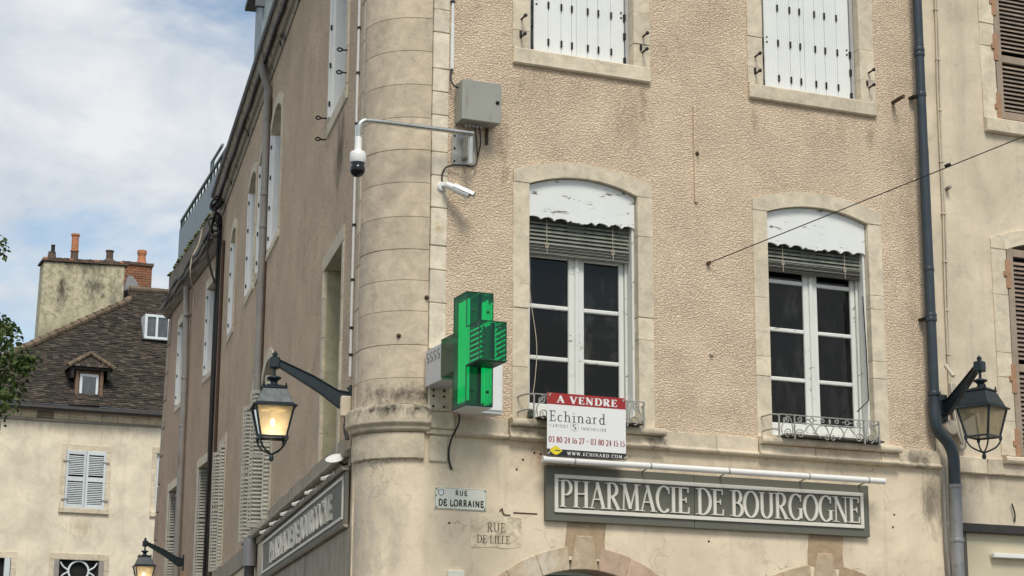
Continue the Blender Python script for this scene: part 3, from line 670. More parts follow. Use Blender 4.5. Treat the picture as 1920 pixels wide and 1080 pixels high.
# end block right of the corner moulding, small stone below it
MB().box(FF, -.175, .085, -.1, .055, 4.135, 4.285).build('string_stone', 'string limestone', B, bevel=.01)
MB().prism(FF, [(-.18, 4.085), (.075, 4.085), (.09, 4.134), (-.18, 4.134)], -.1, .04).build('string_stone', 'string limestone', B, bevel=.008)
MB().box(FF, -.135, .035, -.1, .022, 3.845, 4.083, .004).build('corbel_stone', 'limestone', B, bevel=.012)
# --- string course along the front
def course(u0, u1, out, roll=False):
    u = u0
    while u < u1-.01:
        q = min(u1, u+random.uniform(.5, .9)); q = u1 if u1-q < .2 else q
        MB().prism(Frame(FF.p(0, 0, 0), FF.N, FF.U*1), [(-.1, 4.072), (out+.012, 4.086), (out+.03, 4.10), (out+.032, 4.115), (out+.012, 4.125), (out+.004, 4.135), (out, 4.262-(.06 if roll else 0)), (-.1, 4.262-(.06 if roll else 0))], u+.002, q-.002).build('string_stone', 'string limestone', B, bevel=.004)
        if roll:
            MB().prism(Frame(FF.p(0, 0, 0), FF.N, FF.U*1), [(-.1, 4.206)]+[(out+.035+.022*math.sin(R(a)), 4.239-.034*math.cos(R(a))) for a in range(0, 181, 20)]+[(-.1, 4.275)], u+.0015, q-.0015).build('sill_roll', 'string limestone', B, smooth=True)
        u = q
course(.088, .60, .028); course(.602, 2.128, .058, True); course(2.13, 3.128, .028); course(3.13, 4.672, .058, True); course(4.674, 5.165, .028)
MB().box(FF, 3.33, 4.42, .02, .19, 4.277, 4.292).build('sill_board', 'blind dark', B, bevel=.004)
MB().box(FF, 3.36, 4.40, .05, .17, 4.294, 4.305).build('sill_board', 'old zinc', B, bevel=.004)
MB().box(FF, .83, 1.86, .02, .19, 4.277, 4.290).build('sill_board', 'blind dark', B, bevel=.004)
# --- lower front wall with arches
def circ(c, r, a0, a1, n=24): return [(c[0]+r*math.sin(R(a0+(a1-a0)*i/n)), c[1]+r*math.cos(R(a0+(a1-a0)*i/n))) for i in range(n+1)]
ARC = [((1.344, 1.845), 1.33, 1.13), ((3.825, 1.79), 1.33, 1.13)]
holes = []
for c, ro, ri in ARC: holes.append([(c[0]-1.22, .15)]+circ(c, 1.22, -90, 90)+[(c[0]+1.22, .15)])
MB().poly(FF, [(-.158, 0), (5.17, 0), (5.17, 4.2), (-.158, 4.2)], holes, 0.0).build('rendered_wall', 'lower render', B)
for k, (c, ro, ri) in enumerate(ARC):
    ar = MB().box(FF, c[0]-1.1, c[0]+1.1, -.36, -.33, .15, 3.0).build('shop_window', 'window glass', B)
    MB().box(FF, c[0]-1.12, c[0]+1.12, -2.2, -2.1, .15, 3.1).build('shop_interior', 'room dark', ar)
    for q in (-.55, 0, .55): MB().box(FF, c[0]+q-.03, c[0]+q+.03, -.38, -.32, .16, 2.9).build('mullion', 'shopfront wood', ar)
    rg = MB().box(FF, c[0]-.05, c[0]+.05, -.3, -.29, c[1]+1.14, c[1]+1.2).build('arch', 'brown stone', B)
    n = 13
    for i in range(n):
        a0, a1 = -90+180*i/n, -90+180*(i+1)/n
        mt = 'arch stone' if i < 6 else 'pink stone' if i > 6 else 'arch stone'
        if k == 1 and i > 6: mt = 'brown stone'
        pr = .006+random.uniform(0, .005)+(.012 if i == 6 else 0)
        rr = ro+(.10 if i == 6 else random.uniform(-.004, .008))
        A0 = circ(c, rr, a0+.06, a1-.06, 4) if i != 6 else [(c[0]-.085+.17*j/4, c[1]+rr-.004*(j % 2)) for j in range(5)]
        B0 = circ(c, ri, a0+.06, a1-.06, 4)
        MB().strip(FF, A0, B0, -.3, pr).build('voussoir', mt, rg, bevel=.008)
    for s_ in (-1, 1): MB().box(FF, c[0]+s_*1.23-.1, c[0]+s_*1.23+.1, -.3, .006, .13, c[1]-.003).build('pier_stone', 'brown stone', rg, bevel=.006)
    MB().poly(FF, [(c[0]-.19+random.uniform(-.01, .01), 3.10), (c[0]+.21, 3.08), (c[0]+.20, 3.22), (c[0]+.22, 3.42), (c[0]+.02, 3.425), (c[0]-.16, 3.41), (c[0]-.18, 3.25)], [], .0035).build('bare_stone_patch', 'brown stone', B)
# old engraved street name
pat = MB().poly(FF, [(.262, 3.385), (.35, 3.402), (.47, 3.396), (.60, 3.41), (.735, 3.40), (.744, 3.28), (.728, 3.15), (.58, 3.128), (.45, 3.14), (.27, 3.125), (.252, 3.2), (.262, 3.30)], [], .0035).build('engraved_stone', 'engraved patch', B)
text('RUE', FF, .412, .585, 3.272, .078, .0036, .001, 'engraving', pat, sp=.1, thick=.13); text('DE LILLE', FF, .318, .63, 3.172, .066, .0036, .001, 'engraving', pat, sp=.05, thick=.15)
cr = curve(FF.p(.53, .006, 3.455), FF.p(.55, .012, 3.475), FF.p(.56, .010, 3.44), FF.p(.58, .006, 3.425), FF.p(.63, .006, 3.425)); MB().tube(cr, .005, 5).build('wire_end', 'rusty iron', B)
MB().box(FF, .66, .89, -.01, .0036, 3.440, 3.452, .001).build('old_bracket_scar', 'rusty iron', B)
MB().box(FF, .045, .20, -.01, .03, 2.86, 2.925).build('label_holder', 'plate cream', B, bevel=.006)
for uu, zz in ((.69, 3.83), (.86, 3.985), (.92, 3.98), (1.0, 3.99), (.06, 3.33), (2.6, 3.28), (4.62, 3.62), (4.60, 3.5), (.75, 3.92)):
    MB().lathe(FF.p(uu, -.004, zz), [(.010, 0), (.010, .007), (.004, .010)], 8, FF.N).build('plug', 'iron black', B)
# iron tie bar, stub pipe, bolts
tb = MB().box(FF, 2.506, 2.542, 0, .024, 6.48, 7.44).build('tie_bar', 'front stucco', B, bevel=.004)
MB().lathe(FF.p(2.535, .0, 6.96), [(.022, 0), (.022, .03), (.012, .045)], 8, FF.N).build('bolt', 'rusty iron', tb)
MB().lathe(FF.p(2.66, .0, 5.02), [(.022, 0), (.02, .02), (.008, .03)], 7, FF.N).build('bolt', 'sooty stone', B)
MB().tube([FF.p(4.80, 0, 7.79), FF.p(4.80, .19, 7.80)], .020, 10).build('stub_pipe', 'rusty iron', B)
for a_, zz in ((.55, 4.95), (.05, 5.3)):
    p0 = coltheta(a_, 0, zz); nn = (p0-Vector((COLC.x, COLC.y, zz))).normalized()
    MB().lathe(p0-nn*.01, [(.020, 0), (.022, .02), (.010, .04)], 7, nn).build('bolt', 'rusty iron', B)
# wrought iron window railings
def spiral(F, o, cu, cz, r0, r1, a0, turns, n=26):
    return [F.p(cu+(r0+(r1-r0)*i/n)*math.cos(R(a0)+turns*2*math.pi*i/n), o, cz+(r0+(r1-r0)*i/n)*math.sin(R(a0)+turns*2*math.pi*i/n)) for i in range(n+1)]
def railing(u0, u1, zb, zt, o=.2):
    mb = MB(); W = u1-u0
    for z in (zt,): mb.box(FF, u0, u1, o-.008, o+.008, z-.008, z)
    zm = zt-.075; mb.box(FF, u0+.17, u1-.17, o-.006, o+.006, zm-.005, zm+.005)
    for u in (u0, u0+.165, u1-.165, u1): mb.box(FF, u-.006, u+.006, o-.007, o+.007, zb, zt-.0085)
    root = mb.build('window_railing', 'rail iron', B)
    def sc(pts, r=.0058): MB().tube(pts, r, 6).build('scroll', 'rail iron', root)
    for s_, ub in ((1, u0), (-1, u1)):
        c = ub+s_*.085
        sc(spiral(FF, o, c-s_*.015, zt-.055, .038, .010, 90 if s_ > 0 else 90, s_*-1.4)); sc(spiral(FF, o, c+s_*.012, zb+.060, .044, .010, 270, s_*-1.4))
        sc(curve(FF.p(c-s_*.05, o, zb+.03), FF.p(c-s_*.055, o, (zb+zt)/2), FF.p(c+s_*.02, o, zt-.02), FF.p(c+s_*.058, o, (zb+zt)/2), FF.p(c+s_*.055, o, zb+.03)))
        sc(spiral(FF, o, ub+s_*.225, zb+.055, .046, .010, 180 if s_ > 0 else 0, s_*-1.5))
        sc(curve(FF.p(ub+s_*.27, o, zb+.08), FF.p(ub+s_*.34, o, zm-.01), FF.p(ub+s_*.40, o, zb+.07), FF.p(ub+s_*.45, o, zb+.03)))
        sc(spiral(FF, o, ub+s_*.22, zt-.040, .028, .008, 90, s_*-1.2))
        sc(spiral(FF, o, ub+s_*.355, zt-.040, .022, .021, 0, 1.0)); sc([FF.p(ub+s_*.30, o, zt-.04), FF.p(ub+s_*.333, o, zt-.04)]); sc([FF.p(ub+s_*.377, o, zt-.04), FF.p(ub+s_*.41, o, zt-.04)])
        sc(spiral(FF, o, (u0+u1)/2-s_*.075, zt-.035, .026, .008, 90, s_*1.2))
        sc(curve(FF.p((u0+u1)/2, o, zb+.05), FF.p((u0+u1)/2-s_*.05, o, zm-.012), FF.p((u0+u1)/2-s_*.13, o, zm-.03), FF.p((u0+u1)/2-s_*.16, o, zb+.05)))
        sc(spiral(FF, o, (u0+u1)/2-s_*.03, zb+.035, .026, .008, 90, s_*1.2))
        for zz in (zt-.012, zt-.15):
            ue = ub-s_*.075
            MB().tube(curve(FF.p(ub, o, zz), FF.p(ub-s_*.035, o*.72, zz+.012), FF.p(ue, .06, zz+.004), FF.p(ue, 0, zz)), .0075, 6).build('stay', 'rail iron', root)
    MB().prism(FF, [((u0+u1)/2-.014, zt-.04), ((u0+u1)/2, zt-.075), ((u0+u1)/2+.014, zt-.04), ((u0+u1)/2, zt-.008)], o-.005, o+.005).build('lozenge', 'rail iron', root)
    return root
railing(.768, 1.848, 4.25, 4.485); railing(3.255, 4.352, 4.245, 4.476)
fl = MB().box(FF, .775, .83, .03, .10, 4.285, 4.36).build('small_pot', 'terrace green', B, bevel=.01)

# --- left side of the corner building
SH = []
z = 4.27
while z < EAVE:
    q = min(EAVE, z+random.choice((.25, .3, .4, .5)))
    MB().box(FL, .004, .17, -.2, .010+random.uniform(-.003, .003), z+.003, q-.003, .002).build('quoin_stone', 'column stone', B, bevel=.006); z = q
def solid_leaf(F, parent, u, o0, o1, z0, z1, hinges=True):
    """white boarded leaf folded back into the reveal, lying across the wall thickness"""
    root = MB().box(F, u-.012, u+.012, o0, o1, z0, z1).build('shutter', 'side white', parent)
    n = 4
    for k in range(n):
        a, b = o0+(o1-o0)*k/n+.002, o0+(o1-o0)*(k+1)/n-.002
        MB().box(F, u-.026, u-.0125, a, b, z0+.004, z1-.004).build('plank', 'side white', root, bevel=.003)
    if hinges:
        k = 0; z = z0+.12
        while z < z1-.05:
            for a in (o1-.012, o0+(o1-o0)*.58): MB().box(F, u-.034, u-.0265, a-.010, a+.010, z, z+.055).build('hinge', 'iron black', root)
            z += .42
    return root
def slat_leaf(F, parent, u, o0, o1, z0, z1, sp=.052, cols=1):
    """louvred folding leaf standing across the reveal"""
    mb = MB(); st = .028; ed = [o0+(o1-o0)*k/cols for k in range(cols+1)]
    for e in ed: mb.box(F, u-.018, u+.018, max(o0, e-st/2), min(o1, e+st/2), z0, z1)
    for z in (z0, (z0+z1)/2, z1-.05): mb.box(F, u-.017, u+.017, o0+.001, o1-.001, z, z+.05)
    root = mb.build('folding_shutter', 'persienne grey', parent, bevel=.003)
    for k in range(cols):
        a, b = ed[k]+st/2+.001, ed[k+1]-st/2-.001
        s0 = MB().add([F.p(u-.016, a, -.020), F.p(u-.016, b, -.020), F.p(u+.014, a, .018), F.p(u+.014, b, .018), F.p(u-.016, a, -.012), F.p(u-.016, b, -.012), F.p(u+.014, a, .026), F.p(u+.014, b, .026)],
                      [(0, 1, 3, 2), (4, 6, 7, 5), (0, 4, 5, 1), (2, 3, 7, 6), (0, 2, 6, 4), (1, 5, 7, 3)])
        z = z0+.085; first = None
        while z < z1-.06:
            if abs(z-(z0+z1)/2-.025) > .05:
                if first is None: first = s0.build('slat', 'persienne grey', root); first.location = (0, 0, z)
                else:
                    c_ = first.copy(); C.objects.link(c_); c_.parent = root; c_.location = (0, 0, z)
            z += sp
    return root
def side_window(F, parent, u0, u1, z0, zs, za, kind, far=.12, near=.07, sill=(.13, .03), depth=.36, jw=.13, lz=None, mat='limestone', cols=2):
    s_, inn, hole = surround(F, parent, u0, u1, z0, zs, za, jw=jw, depth=depth, sill=sill, mat=mat)
    i0, i1, zb, zis, zia = inn
    if kind == 'niche':
        MB().box(F, i0, i1, -depth-.01, -depth+.02, zb-.1, zia+.1).build('blind_window', 'niche stone', parent)
        for u in (i0, i1):
            MB().box(F, u-.012, u+.012, -depth+.02, -.02, zb+.001, zis-.003).build('reveal', 'niche stone', parent)
        return hole
    lz = lz or (zb+.01, zis-.03)
    MB().box(F, i0, i1, -depth-.05, -depth+.0, zb-.1, zia+.1).build('backing', 'room dark', parent)
    wf = MB().box(F, i0+.10, i1-.10, -depth+.002, -depth+.03, zb, zis).build('window', 'side white', parent)
    MB().box(F, i0+.16, i1-.16, -depth+.031, -depth+.034, zb+.1, zis-.1).build('pane', 'window glass', wf)
    if kind == 'leaf':
        solid_leaf(F, parent, i1-.04, -depth+.05, far, *lz)
        MB().box(F, i1-.085, i1-.06, -depth+.05, far-.05, lz[0]+.02, lz[1]-.03).build('shutter', 'side white', parent, bevel=.003)
        nl = MB().box(F, i0+.012, i0+.036, -depth+.05, near, *lz).build('shutter', 'side white', parent, bevel=.003)
        for q in range(5): MB().box(F, i0+.036, i0+.046, near-.025, near-.002, lz[0]+.15+q*.4, lz[0]+.21+q*.4).build('hinge', 'iron black', nl)
    else:
        slat_leaf(F, parent, i1-.03, -depth+.05, far, *lz, cols=cols); slat_leaf(F, parent, i1-.075, -depth+.10, far-.03, *lz, cols=cols)
        slat_leaf(F, parent, i0+.03, -depth+.05, near, *lz, cols=1)
    return hole
SH.append(side_window(FL, B, .95, 2.37, 4.10, 6.30, 6.30, 'niche', depth=.30, jw=.11, sill=None))
SH.append(side_window(FL, B, 1.0, 2.36, 7.75, 9.46, 9.68, 'leaf', .035, .0, sill=(.16, .004)))
SH.append(side_window(FL, B, 6.60, 8.02, 7.73, 9.46, 9.70, 'leaf', .025, .005, sill=(.12, .004)))
SH.append(side_window(FL, B, 8.22, 9.42, 7.73, 9.44, 9.62, 'leaf', .025, .005, sill=(.12, .004)))
SH.append(side_window(FL, B, 9.62, 10.88, 7.73, 9.44, 9.62, 'leaf', .025, .005, sill=(.12, .004)))
SH.append(side_window(FL, B, 12.55, 13.60, 7.70, 9.36, 9.52, 'leaf', .025, .005, sill=(.12, .004)))
SH.append(side_window(FL, B, 6.60, 8.02, 4.15, 6.05, 6.30, 'slat', .15, .09, lz=(4.08, 5.86), sill=(.1, .004)))
SH.append(side_window(FL, B, 8.10, 9.36, 4.15, 6.05, 6.25, 'slat', .12, .06, lz=(4.02, 5.86), sill=(.1, .004)))
SH.append(side_window(FL, B, 12.95, 14.2, 4.10, 6.07, 6.07, 'slat', .11, .08, lz=(4.0, 5.90), sill=(.1, .004)))
MB().poly(FL, [(.165, 3.9), (15.5, 3.9), (15.5, EAVE), (.165, EAVE)], SH, 0.0).build('side_roughcast_wall', 'side stucco', B)
MB().poly(FL, [(0, 0), (15.5, 0), (15.5, 3.9), (0, 3.9)], [], -.004).build('side_lower_wall', 'lower render', B)
def hook(F, parent, u, z, out=.09):
    MB().tube(curve(F.p(u, 0, z), F.p(u, out*.6, z), F.p(u, out, z+.018), F.p(u, out+.025, z), F.p(u, out, z-.018), F.p(u, out*.6, z), n=4), .008, 6).build('shutter_hook', 'iron black', parent)
for u, z in ((1.02, 8.09), (1.03, 7.86), (2.50, 7.86), (2.48, 7.62)): hook(FL, B, u, z)
# eaves: stone cornice, gutter and roof edge, right round the building
def sweep_profile(F, u0, u1, prof, name, mat, parent, bevel=0.0):
    return MB().prism(Frame(F.O, F.N, F.U), prof, u0, u1).build(name, mat, parent, bevel=bevel)
u = .1
while u < 15.4:
    q = min(15.42, u+1.35)
    sweep_profile(FL, u+.003, q-.003, [(-.1, 10.22), (.02, 10.22), (.03, 10.30), (.07, 10.32), (.085, 10.37), (.10, 10.385), (.105, 10.42), (-.1, 10.42)], 'cornice_stone', 'eave stone', B, .006)
    sweep_profile(FL, u+.002, q-.002, [(-.1, 10.423), (.13, 10.423), (.155, 10.45), (.165, 10.50), (.19, 10.53), (-.1, 10.53)], 'cornice_stone', 'eave stone', B, .006); u = q
sweep_profile(FL, .0, 15.48, [(-.1, 10.532), (.205, 10.532), (.225, 10.56), (.225, 10.60), (-.1, 10.60)], 'gutter', 'gutter dark', B)
MB().tube([FL.p(s_, .122+.006*math.sin(s_*3), 10.412+.008*math.sin(s_*5)) for s_ in [x*.3 for x in range(52)]], .030, 6).build('eave_cable', 'cable black', B)
for s_ in (6.9, 10.9, 13.6):
    MB().tube(curve(FL.p(s_, .10, 10.40), FL.p(s_, .06, 10.33), FL.p(s_, .02, 10.24)), .012, 6).build('gutter_strap', 'iron black', B)
sweep_profile(FF, -.15, 5.15, [(-.1, 10.22), (.02, 10.22), (.03, 10.30), (.07, 10.32), (.085, 10.37), (.105, 10.42), (.13, 10.425), (.165, 10.50), (.20, 10.6), (-.1, 10.6)], 'cornice_stone', 'eave stone', B)
drum(10.3, 10.6, 0, 'cornice_stone', 'eave stone', prof=[(0, 10.3), (.07, 10.32), (.105, 10.42), (.165, 10.5), (.2, 10.6)], bevel=0)
a1, a2, a3, a4 = FF.p(-.1, .1, 10.6), FF.p(5.15, .1, 10.6), FL.p(15.48, .1, 10.6), Vector((5.15, 16, 10.6)); tp = Vector((0, 0, 2.4))
MB().add([a1, a2, a4, a3, a1+Vector((1.5, 1.5, 2.4)), a2+Vector((-.01, 1.5, 2.4)), a4+tp, a3+Vector((1.6, -.01, 2.4))], [(0, 1, 5, 4), (1, 2, 6, 5), (2, 3, 7, 6), (3, 0, 4, 7), (4, 5, 6, 7)]).build('roof', 'roof tiles', B)
dm = MB().box(FL, 11.3, 12.4, -1.6, -.14, 10.6, 12.9).build('dormer', 'terrace metal', B)
MB().box(FL, 11.1, 12.6, -1.8, .02, 12.9, 12.98).build('dormer_roof', 'roof lead', dm)
MB().box(FL, 11.26, 11.30, -1.2, -.3, 10.9, 12.7).build('pane', 'house glass', dm)
MB().box(FL, 11.16, 11.24, -.16, -.02, 12.45, 12.89).build('fascia', 'roof lead', dm)
# shopfront fascia on the left side
sweep_profile(FL, .17, 9.1, [(-.02, 3.955), (.06, 3.955), (.085, 3.975), (.085, 4.0), (.05, 4.02), (.02, 4.03), (-.02, 4.03)], 'shop_cornice', 'shopfront wood', B, .004)
for k in range(13):
    MB().box(FL, .18+k*.55, .18+k*.55+.545, -.02, .018, 4.032, 4.18+.01*math.sin(k*2.2)).build('fascia_board', 'shopfront wood', B, bevel=.004)
MB().box(FL, 9.12, 14.0, -.02, .03, 3.72, 3.98).build('fascia_board', 'shopfront wood', B, bevel=.006)
MB().box(FL, .17, 9.1, -.02, .02, 3.872, 3.953).build('fascia_board', 'shopfront wood', B, bevel=.004)
for k in range(14):
    MB().box(FL, .05+k*.42, .05+k*.42+.412, -.02, .012+.003*(k % 2), .2, 3.33).build('wall_panel', 'shopfront wood', B, bevel=.006)
# brick-thin edge trim between column and side strip
MB().box(FL, -.01, .006, -.1, .014, 0.1, 4.08).build('edge_trim', 'limestone', B)

# ================================================================== terrace building (behind, left side)
TB = thing('terrace_building', 'narrow brown stucco building with parapet terrace, next to the corner house', 'building', FP.p(0, 0, 0))
TH = []
TH.append(side_window(FP, TB, .15, 1.42, 7.62, 9.36, 9.36, 'leaf', .03, .01, sill=(.12, .004)))
TH.append(side_window(FP, TB, 3.42, 4.75, 7.62, 9.35, 9.35, 'leaf', .03, .01, sill=(.12, .004)))
TH.append(side_window(FP, TB, .13, 1.56, 4.15, 6.17, 6.17, 'slat', .02, .0, cols=1, sill=(.12, .004)))
TH.append(side_window(FP, TB, 3.55, 5.10, 4.15, 6.16, 6.16, 'slat', .02, .0, cols=1, sill=(.12, .004)))
def far(z): return 6.03+(9.55-z)*.155
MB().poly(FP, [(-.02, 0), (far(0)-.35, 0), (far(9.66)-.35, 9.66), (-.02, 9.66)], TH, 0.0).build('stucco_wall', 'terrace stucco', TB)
z = 3.0; k = 0
while z < 9.62:
    q = min(9.64, z+.55); wd = .36 if k % 2 else .34
    MB().hexa([FP.p(far(z)-wd, -.4, z+.012), FP.p(far(z), -.4, z+.012), FP.p(far(z)-wd, .022, z+.012), FP.p(far(z), .022, z+.012),
               FP.p(far(q)-wd, -.4, q-.012), FP.p(far(q), -.4, q-.012), FP.p(far(q)-wd, .022, q-.012), FP.p(far(q), .022, q-.012)]).build('quoin_stone', 'quoin brown', TB, bevel=.01); z = q; k += 1
MB().hexa([FP.p(far(0)-.34, -.5, 0), FP.p(far(0)-.01, -.5, 0), FP.p(far(0)-.34, .0, 0), FP.p(far(0)-.01, .0, 0), FP.p(far(9.6)-.34, -.5, 9.64), FP.p(far(9.6)-.01, -.5, 9.64), FP.p(far(9.6)-.34, .0, 9.64), FP.p(far(9.6)-.01, .0, 9.64)]).build('corner_core', 'terrace stone', TB)
MB().box(FP, 5.6, 6.6, -6, -.5, 0, 9.6).build('end_wall', 'terrace stucco', TB)
u = 0
while u < 6.2:
    q = min(6.25, u+1.1)
    sweep_profile(FP, u+.004, q-.004, [(-.4, 9.665), (.03, 9.665), (.12, 9.74), (.13, 9.80), (.18, 9.83), (.19, 9.90), (-.4, 9.90)], 'cornice_stone', 'terrace stone', TB, .01)
    MB().box(FP, u+.004, q-.004, -.3, .03, 9.905, 10.56, .01).build('parapet_stone', 'mossy parapet', TB, bevel=.02); u = q
ms = MB()
for i in range(260):
    uu = random.uniform(-.1, 6.2); rr = random.uniform(.015, .05); ms.lathe(FP.p(uu, random.uniform(-.05, .05), 10.55), [(rr, 0), (rr*.9, rr*.4), (rr*.4, rr*.8)], 5)
ms.build('moss_edge', 'moss', TB, kind='stuff')
MB().tube(curve(*[FP.p(x*.5, .17, 9.93+.05*math.sin(x*1.7)) for x in range(13)]), .040, 6).build('cornice_cable', 'cable black', TB)
MB().tube(curve(*[FP.p(x*.5, .19, 9.78+.03*math.sin(x*2.1)) for x in range(13)]), .022, 6).build('cornice_cable', 'cable black', TB)
MB().tube(curve(FP.p(1.9, .05, 10.5), FP.p(1.95, .10, 10.2), FP.p(2.0, .21, 9.9), FP.p(2.1, .2, 9.6), FP.p(2.6, .05, 9.4), FP.p(2.7, .03, 9.15)), .012, 6).build('loose_cable', 'cable cream', TB)
rl = MB().box(FP, -.4, 5.35, -.06, -.02, 11.47, 11.52).build('terrace_railing', 'terrace green', TB)
for k in range(17): MB().box(FP, -.36+k*.355, -.33+k*.355, -.055, -.03, 10.5, 11.468).build('baluster', 'terrace green', rl)
for k in range(8): MB().box(FP, -.38+k*.715, -.38+k*.715+.70, -.018, -.006, 10.5, 11.26).build('panel', 'terrace metal', rl)
for k in range(46):
    MB().box(FP, -.36+k*.125, -.33+k*.125, -.016, -.008, 11.262, 11.32).build('slot_bar', 'terrace green', rl)
MB().box(FP, 5.33, 5.37, -2.0, -.03, 10.5, 11.5).build('end_panel', 'terrace metal', rl)
po = MB().tube([FP.p(3.4, -.3, 10.5), FP.p(3.4, -.3, 12.2)], .03, 8).build('terrace_post', 'terrace metal', TB)
MB().tube([FP.p(3.4, -.3, 12.2), FP.p(2.2, -.3, 12.2)], .03, 8).build('cross_arm', 'terrace metal', po)
MB().prism(FP, [(3.4, 12.17), (3.1, 12.17), (3.4, 11.9)], -.31, -.29).build('gusset', 'terrace metal', po)

# ================================================================== right neighbour
NB = thing('neighbour_building', 'plain cream rendered house with brown louvred shutters at the right edge', 'building', (5.2, .05, 0))
NHo = []
def neighbour_window(u0, u1, z0, zs, za, leaf):
    s_, inn, hole = surround(FN, NB, u0, u1, z0, zs, za, jw=.185, mat='limestone', sill=(.155, .05) if leaf[0] > 7 else None, jl=[z0+.35, z0+.8, z0+1.05, z0+1.65])
    NHo.append(hole)
    lw = (inn[1]-inn[0])/2
    for k in range(2):
        a, b = inn[0]+.01+k*lw, inn[0]+(k+1)*lw-.01
        z0_, z1_ = leaf; mb = MB(); st = .075
        mb.box(FN, a, a+st, -.03, .012, z0_, z1_); mb.box(FN, b-st, b, -.03, .012, z0_, z1_)
        for z in (z0_, z0_+(z1_-z0_)*.40, z1_-.09): mb.box(FN, a+st, b-st, -.028, .010, z, z+.08)
        root = mb.build('louvred_shutter', 'louvre frame', NB, bevel=.004)
        z = z0_+.11; sl = None
        s0 = MB().add([FN.p(x, o, zz) for x in (a+st+.002, b-st-.002) for (o, zz) in ((.006, -.018), (-.026, .014), (-.026, .022), (.006, -.010))], [(0, 1, 2, 3), (7, 6, 5, 4), (0, 4, 5, 1), (1, 5, 6, 2), (2, 6, 7, 3), (3, 7, 4, 0)])
        while z < z1_-.12:
            if abs(z-(z0_+(z1_-z0_)*.40)-.04) > .06:
                if sl is None: sl = s0.build('slat', 'louvre brown', root); sl.location = (0, 0, z)
                else:
                    c_ = sl.copy(); C.objects.link(c_); c_.parent = root; c_.location = (0, 0, z)
            z += .047
        for z in (z0_+.12, z0_+.78, z1_-.28):
            uu = a if k == 0 else b
            MB().box(FN, uu-.03, uu+.03, .013, .022, z-.15, z+.15).build('strap_hinge', 'orange rust', root, bevel=.004); MB().box(FN, uu-.055, uu-.02, .0, .03, z-.025, z+.025).build('hinge_pin', 'orange rust', root)
    MB().box(FN, inn[0], inn[1], -.3, -.25, z0-.1, za).build('backing', 'room dark', NB)
neighbour_window(5.945, 7.45, 7.80, 9.50, 9.66, (7.82, 9.38)); neighbour_window(5.945, 7.45, 4.275, 6.515, 6.66, (4.285, 6.43))
MB().poly(FN, [(5.17, 4.2), (12, 4.2), (12, 10.4), (5.17, 10.4)], NHo, 0.0).build('rendered_wall', 'neighbour render', NB)
MB().poly(FN, [(5.17, 3.57), (12, 3.57), (12, 4.2), (5.17, 4.2)], [], .006).build('lower_wall', 'neighbour render', NB)
for k, (a, b) in enumerate(((5.40, 5.74), (5.742, 5.93), (5.932, 7.5), (7.502, 9))):
    MB().box(FN, a, b, -.1, .05, 4.07, 4.235, .004).build('string_stone', 'string limestone', NB, bevel=.01)
    if k == 2: MB().tube([FN.p(a, .07, 4.225), FN.p(b, .07, 4.225)], .04, 10).build('sill_roll', 'string limestone', NB)
for k in range(9): MB().box(FN, 5.178, 5.22+.02*(k % 2), -.05, .012, 4.25+k*.66, 4.25+k*.66+.65).build('edge_stone', 'neighbour render', NB, bevel=.01)
MB().box(FN, 5.37, 12, -.1, .10, 3.49, 3.575).build('shop_lintel', 'gutter dark', NB, bevel=.006)
MB().box(FN, 5.172, 5.384, -.1, .004, 0, 3.568).build('rendered_edge', 'neighbour render', NB)
sp_ = MB().box(FN, 5.44, 12, -.1, .02, 0, 3.488).build('shop_panel', 'shop cream', NB); MB().box(FN, 5.385, 5.438, -.1, .06, 0, 3.487).build('shop_post', 'blind dark', NB)
MB().box(FN, 5.73, 6.9, .03, .09, 3.255, 3.30).build('strip_light', 'tube white', NB, bevel=.006); MB().box(FN, 5.80, 6.9, .021, .05, 2.86, 3.02).build('shop_opening', 'room dark', NB)
st = MB().tube([FN.p(5.44, 0, 6.97), FN.p(5.44, .07, 6.975)], .02, 8).build('wall_stud', 'old zinc', NB)
MB().tube(curve(FN.p(6.05, .02, 3.62), FN.p(6.04, .04, 3.7), FN.p(6.02, .03, 3.8)), .008, 5).build('twig', 'iron black', NB)

# ================================================================== background house
H = thing('background_house', 'cream house with dark hipped tile roof at the end of the street', 'house', (2, 35, 0))
HH = []
def house_window(u0, u1, z0, z1, jw=.13):
    s_, inn, hole = surround(FH, H, u0, u1, z0, z1, z1, jw=jw, depth=.2, proud=.02, head=.12, mat='limestone', sill=(.14, .05) if z0 > 7 else None); HH.append(hole); return inn
i = house_window(2.545, 3.855, 7.19, 8.86)
MB().box(FH, i[0], i[1], -.12, -.06, 7.15, 8.75).build('backing', 'room dark', H)
lw = (i[1]-i[0])/2
for k in range(2):
    a, b = i[0]+.005+k*lw, i[0]+(k+1)*lw-.005; mb = MB(); z0, z1 = 7.19, 8.70
    mb.box(FH, a, a+.06, .0, .04, z0, z1); mb.box(FH, b-.06, b, .0, .04, z0, z1)
    for z, h_ in ((z0, .1), (z0+.70, .12), (z1-.1, .1)): mb.box(FH, a+.06, b-.06, .001, .039, z, z+h_)
    root = mb.build('louvred_shutter', 'shutter blue', H, bevel=.004)
    z = z0+.14
    while z < z1-.13:
        if not (z0+.67 < z < z0+.85): MB().add([FH.p(x, o, zz) for x in (a+.062, b-.062) for (o, zz) in ((.034, z-.020), (.004, z+.004), (.004, z+.012), (.034, z-.010))], [(0, 1, 2, 3), (7, 6, 5, 4), (0, 4, 5, 1), (1, 5, 6, 2), (2, 6, 7, 3), (3, 7, 4, 0)]).build('slat', 'shutter blue', root)
        z += .047
    for z in (z0+.22, z1-.28): uu = a if k == 0 else b; MB().box(FH, uu-.09, uu+.09, .041, .055, z-.02, z+.02).build('hinge', 'galvanised', root)
i = house_window(2.39, 3.94, 3.9, 6.0)
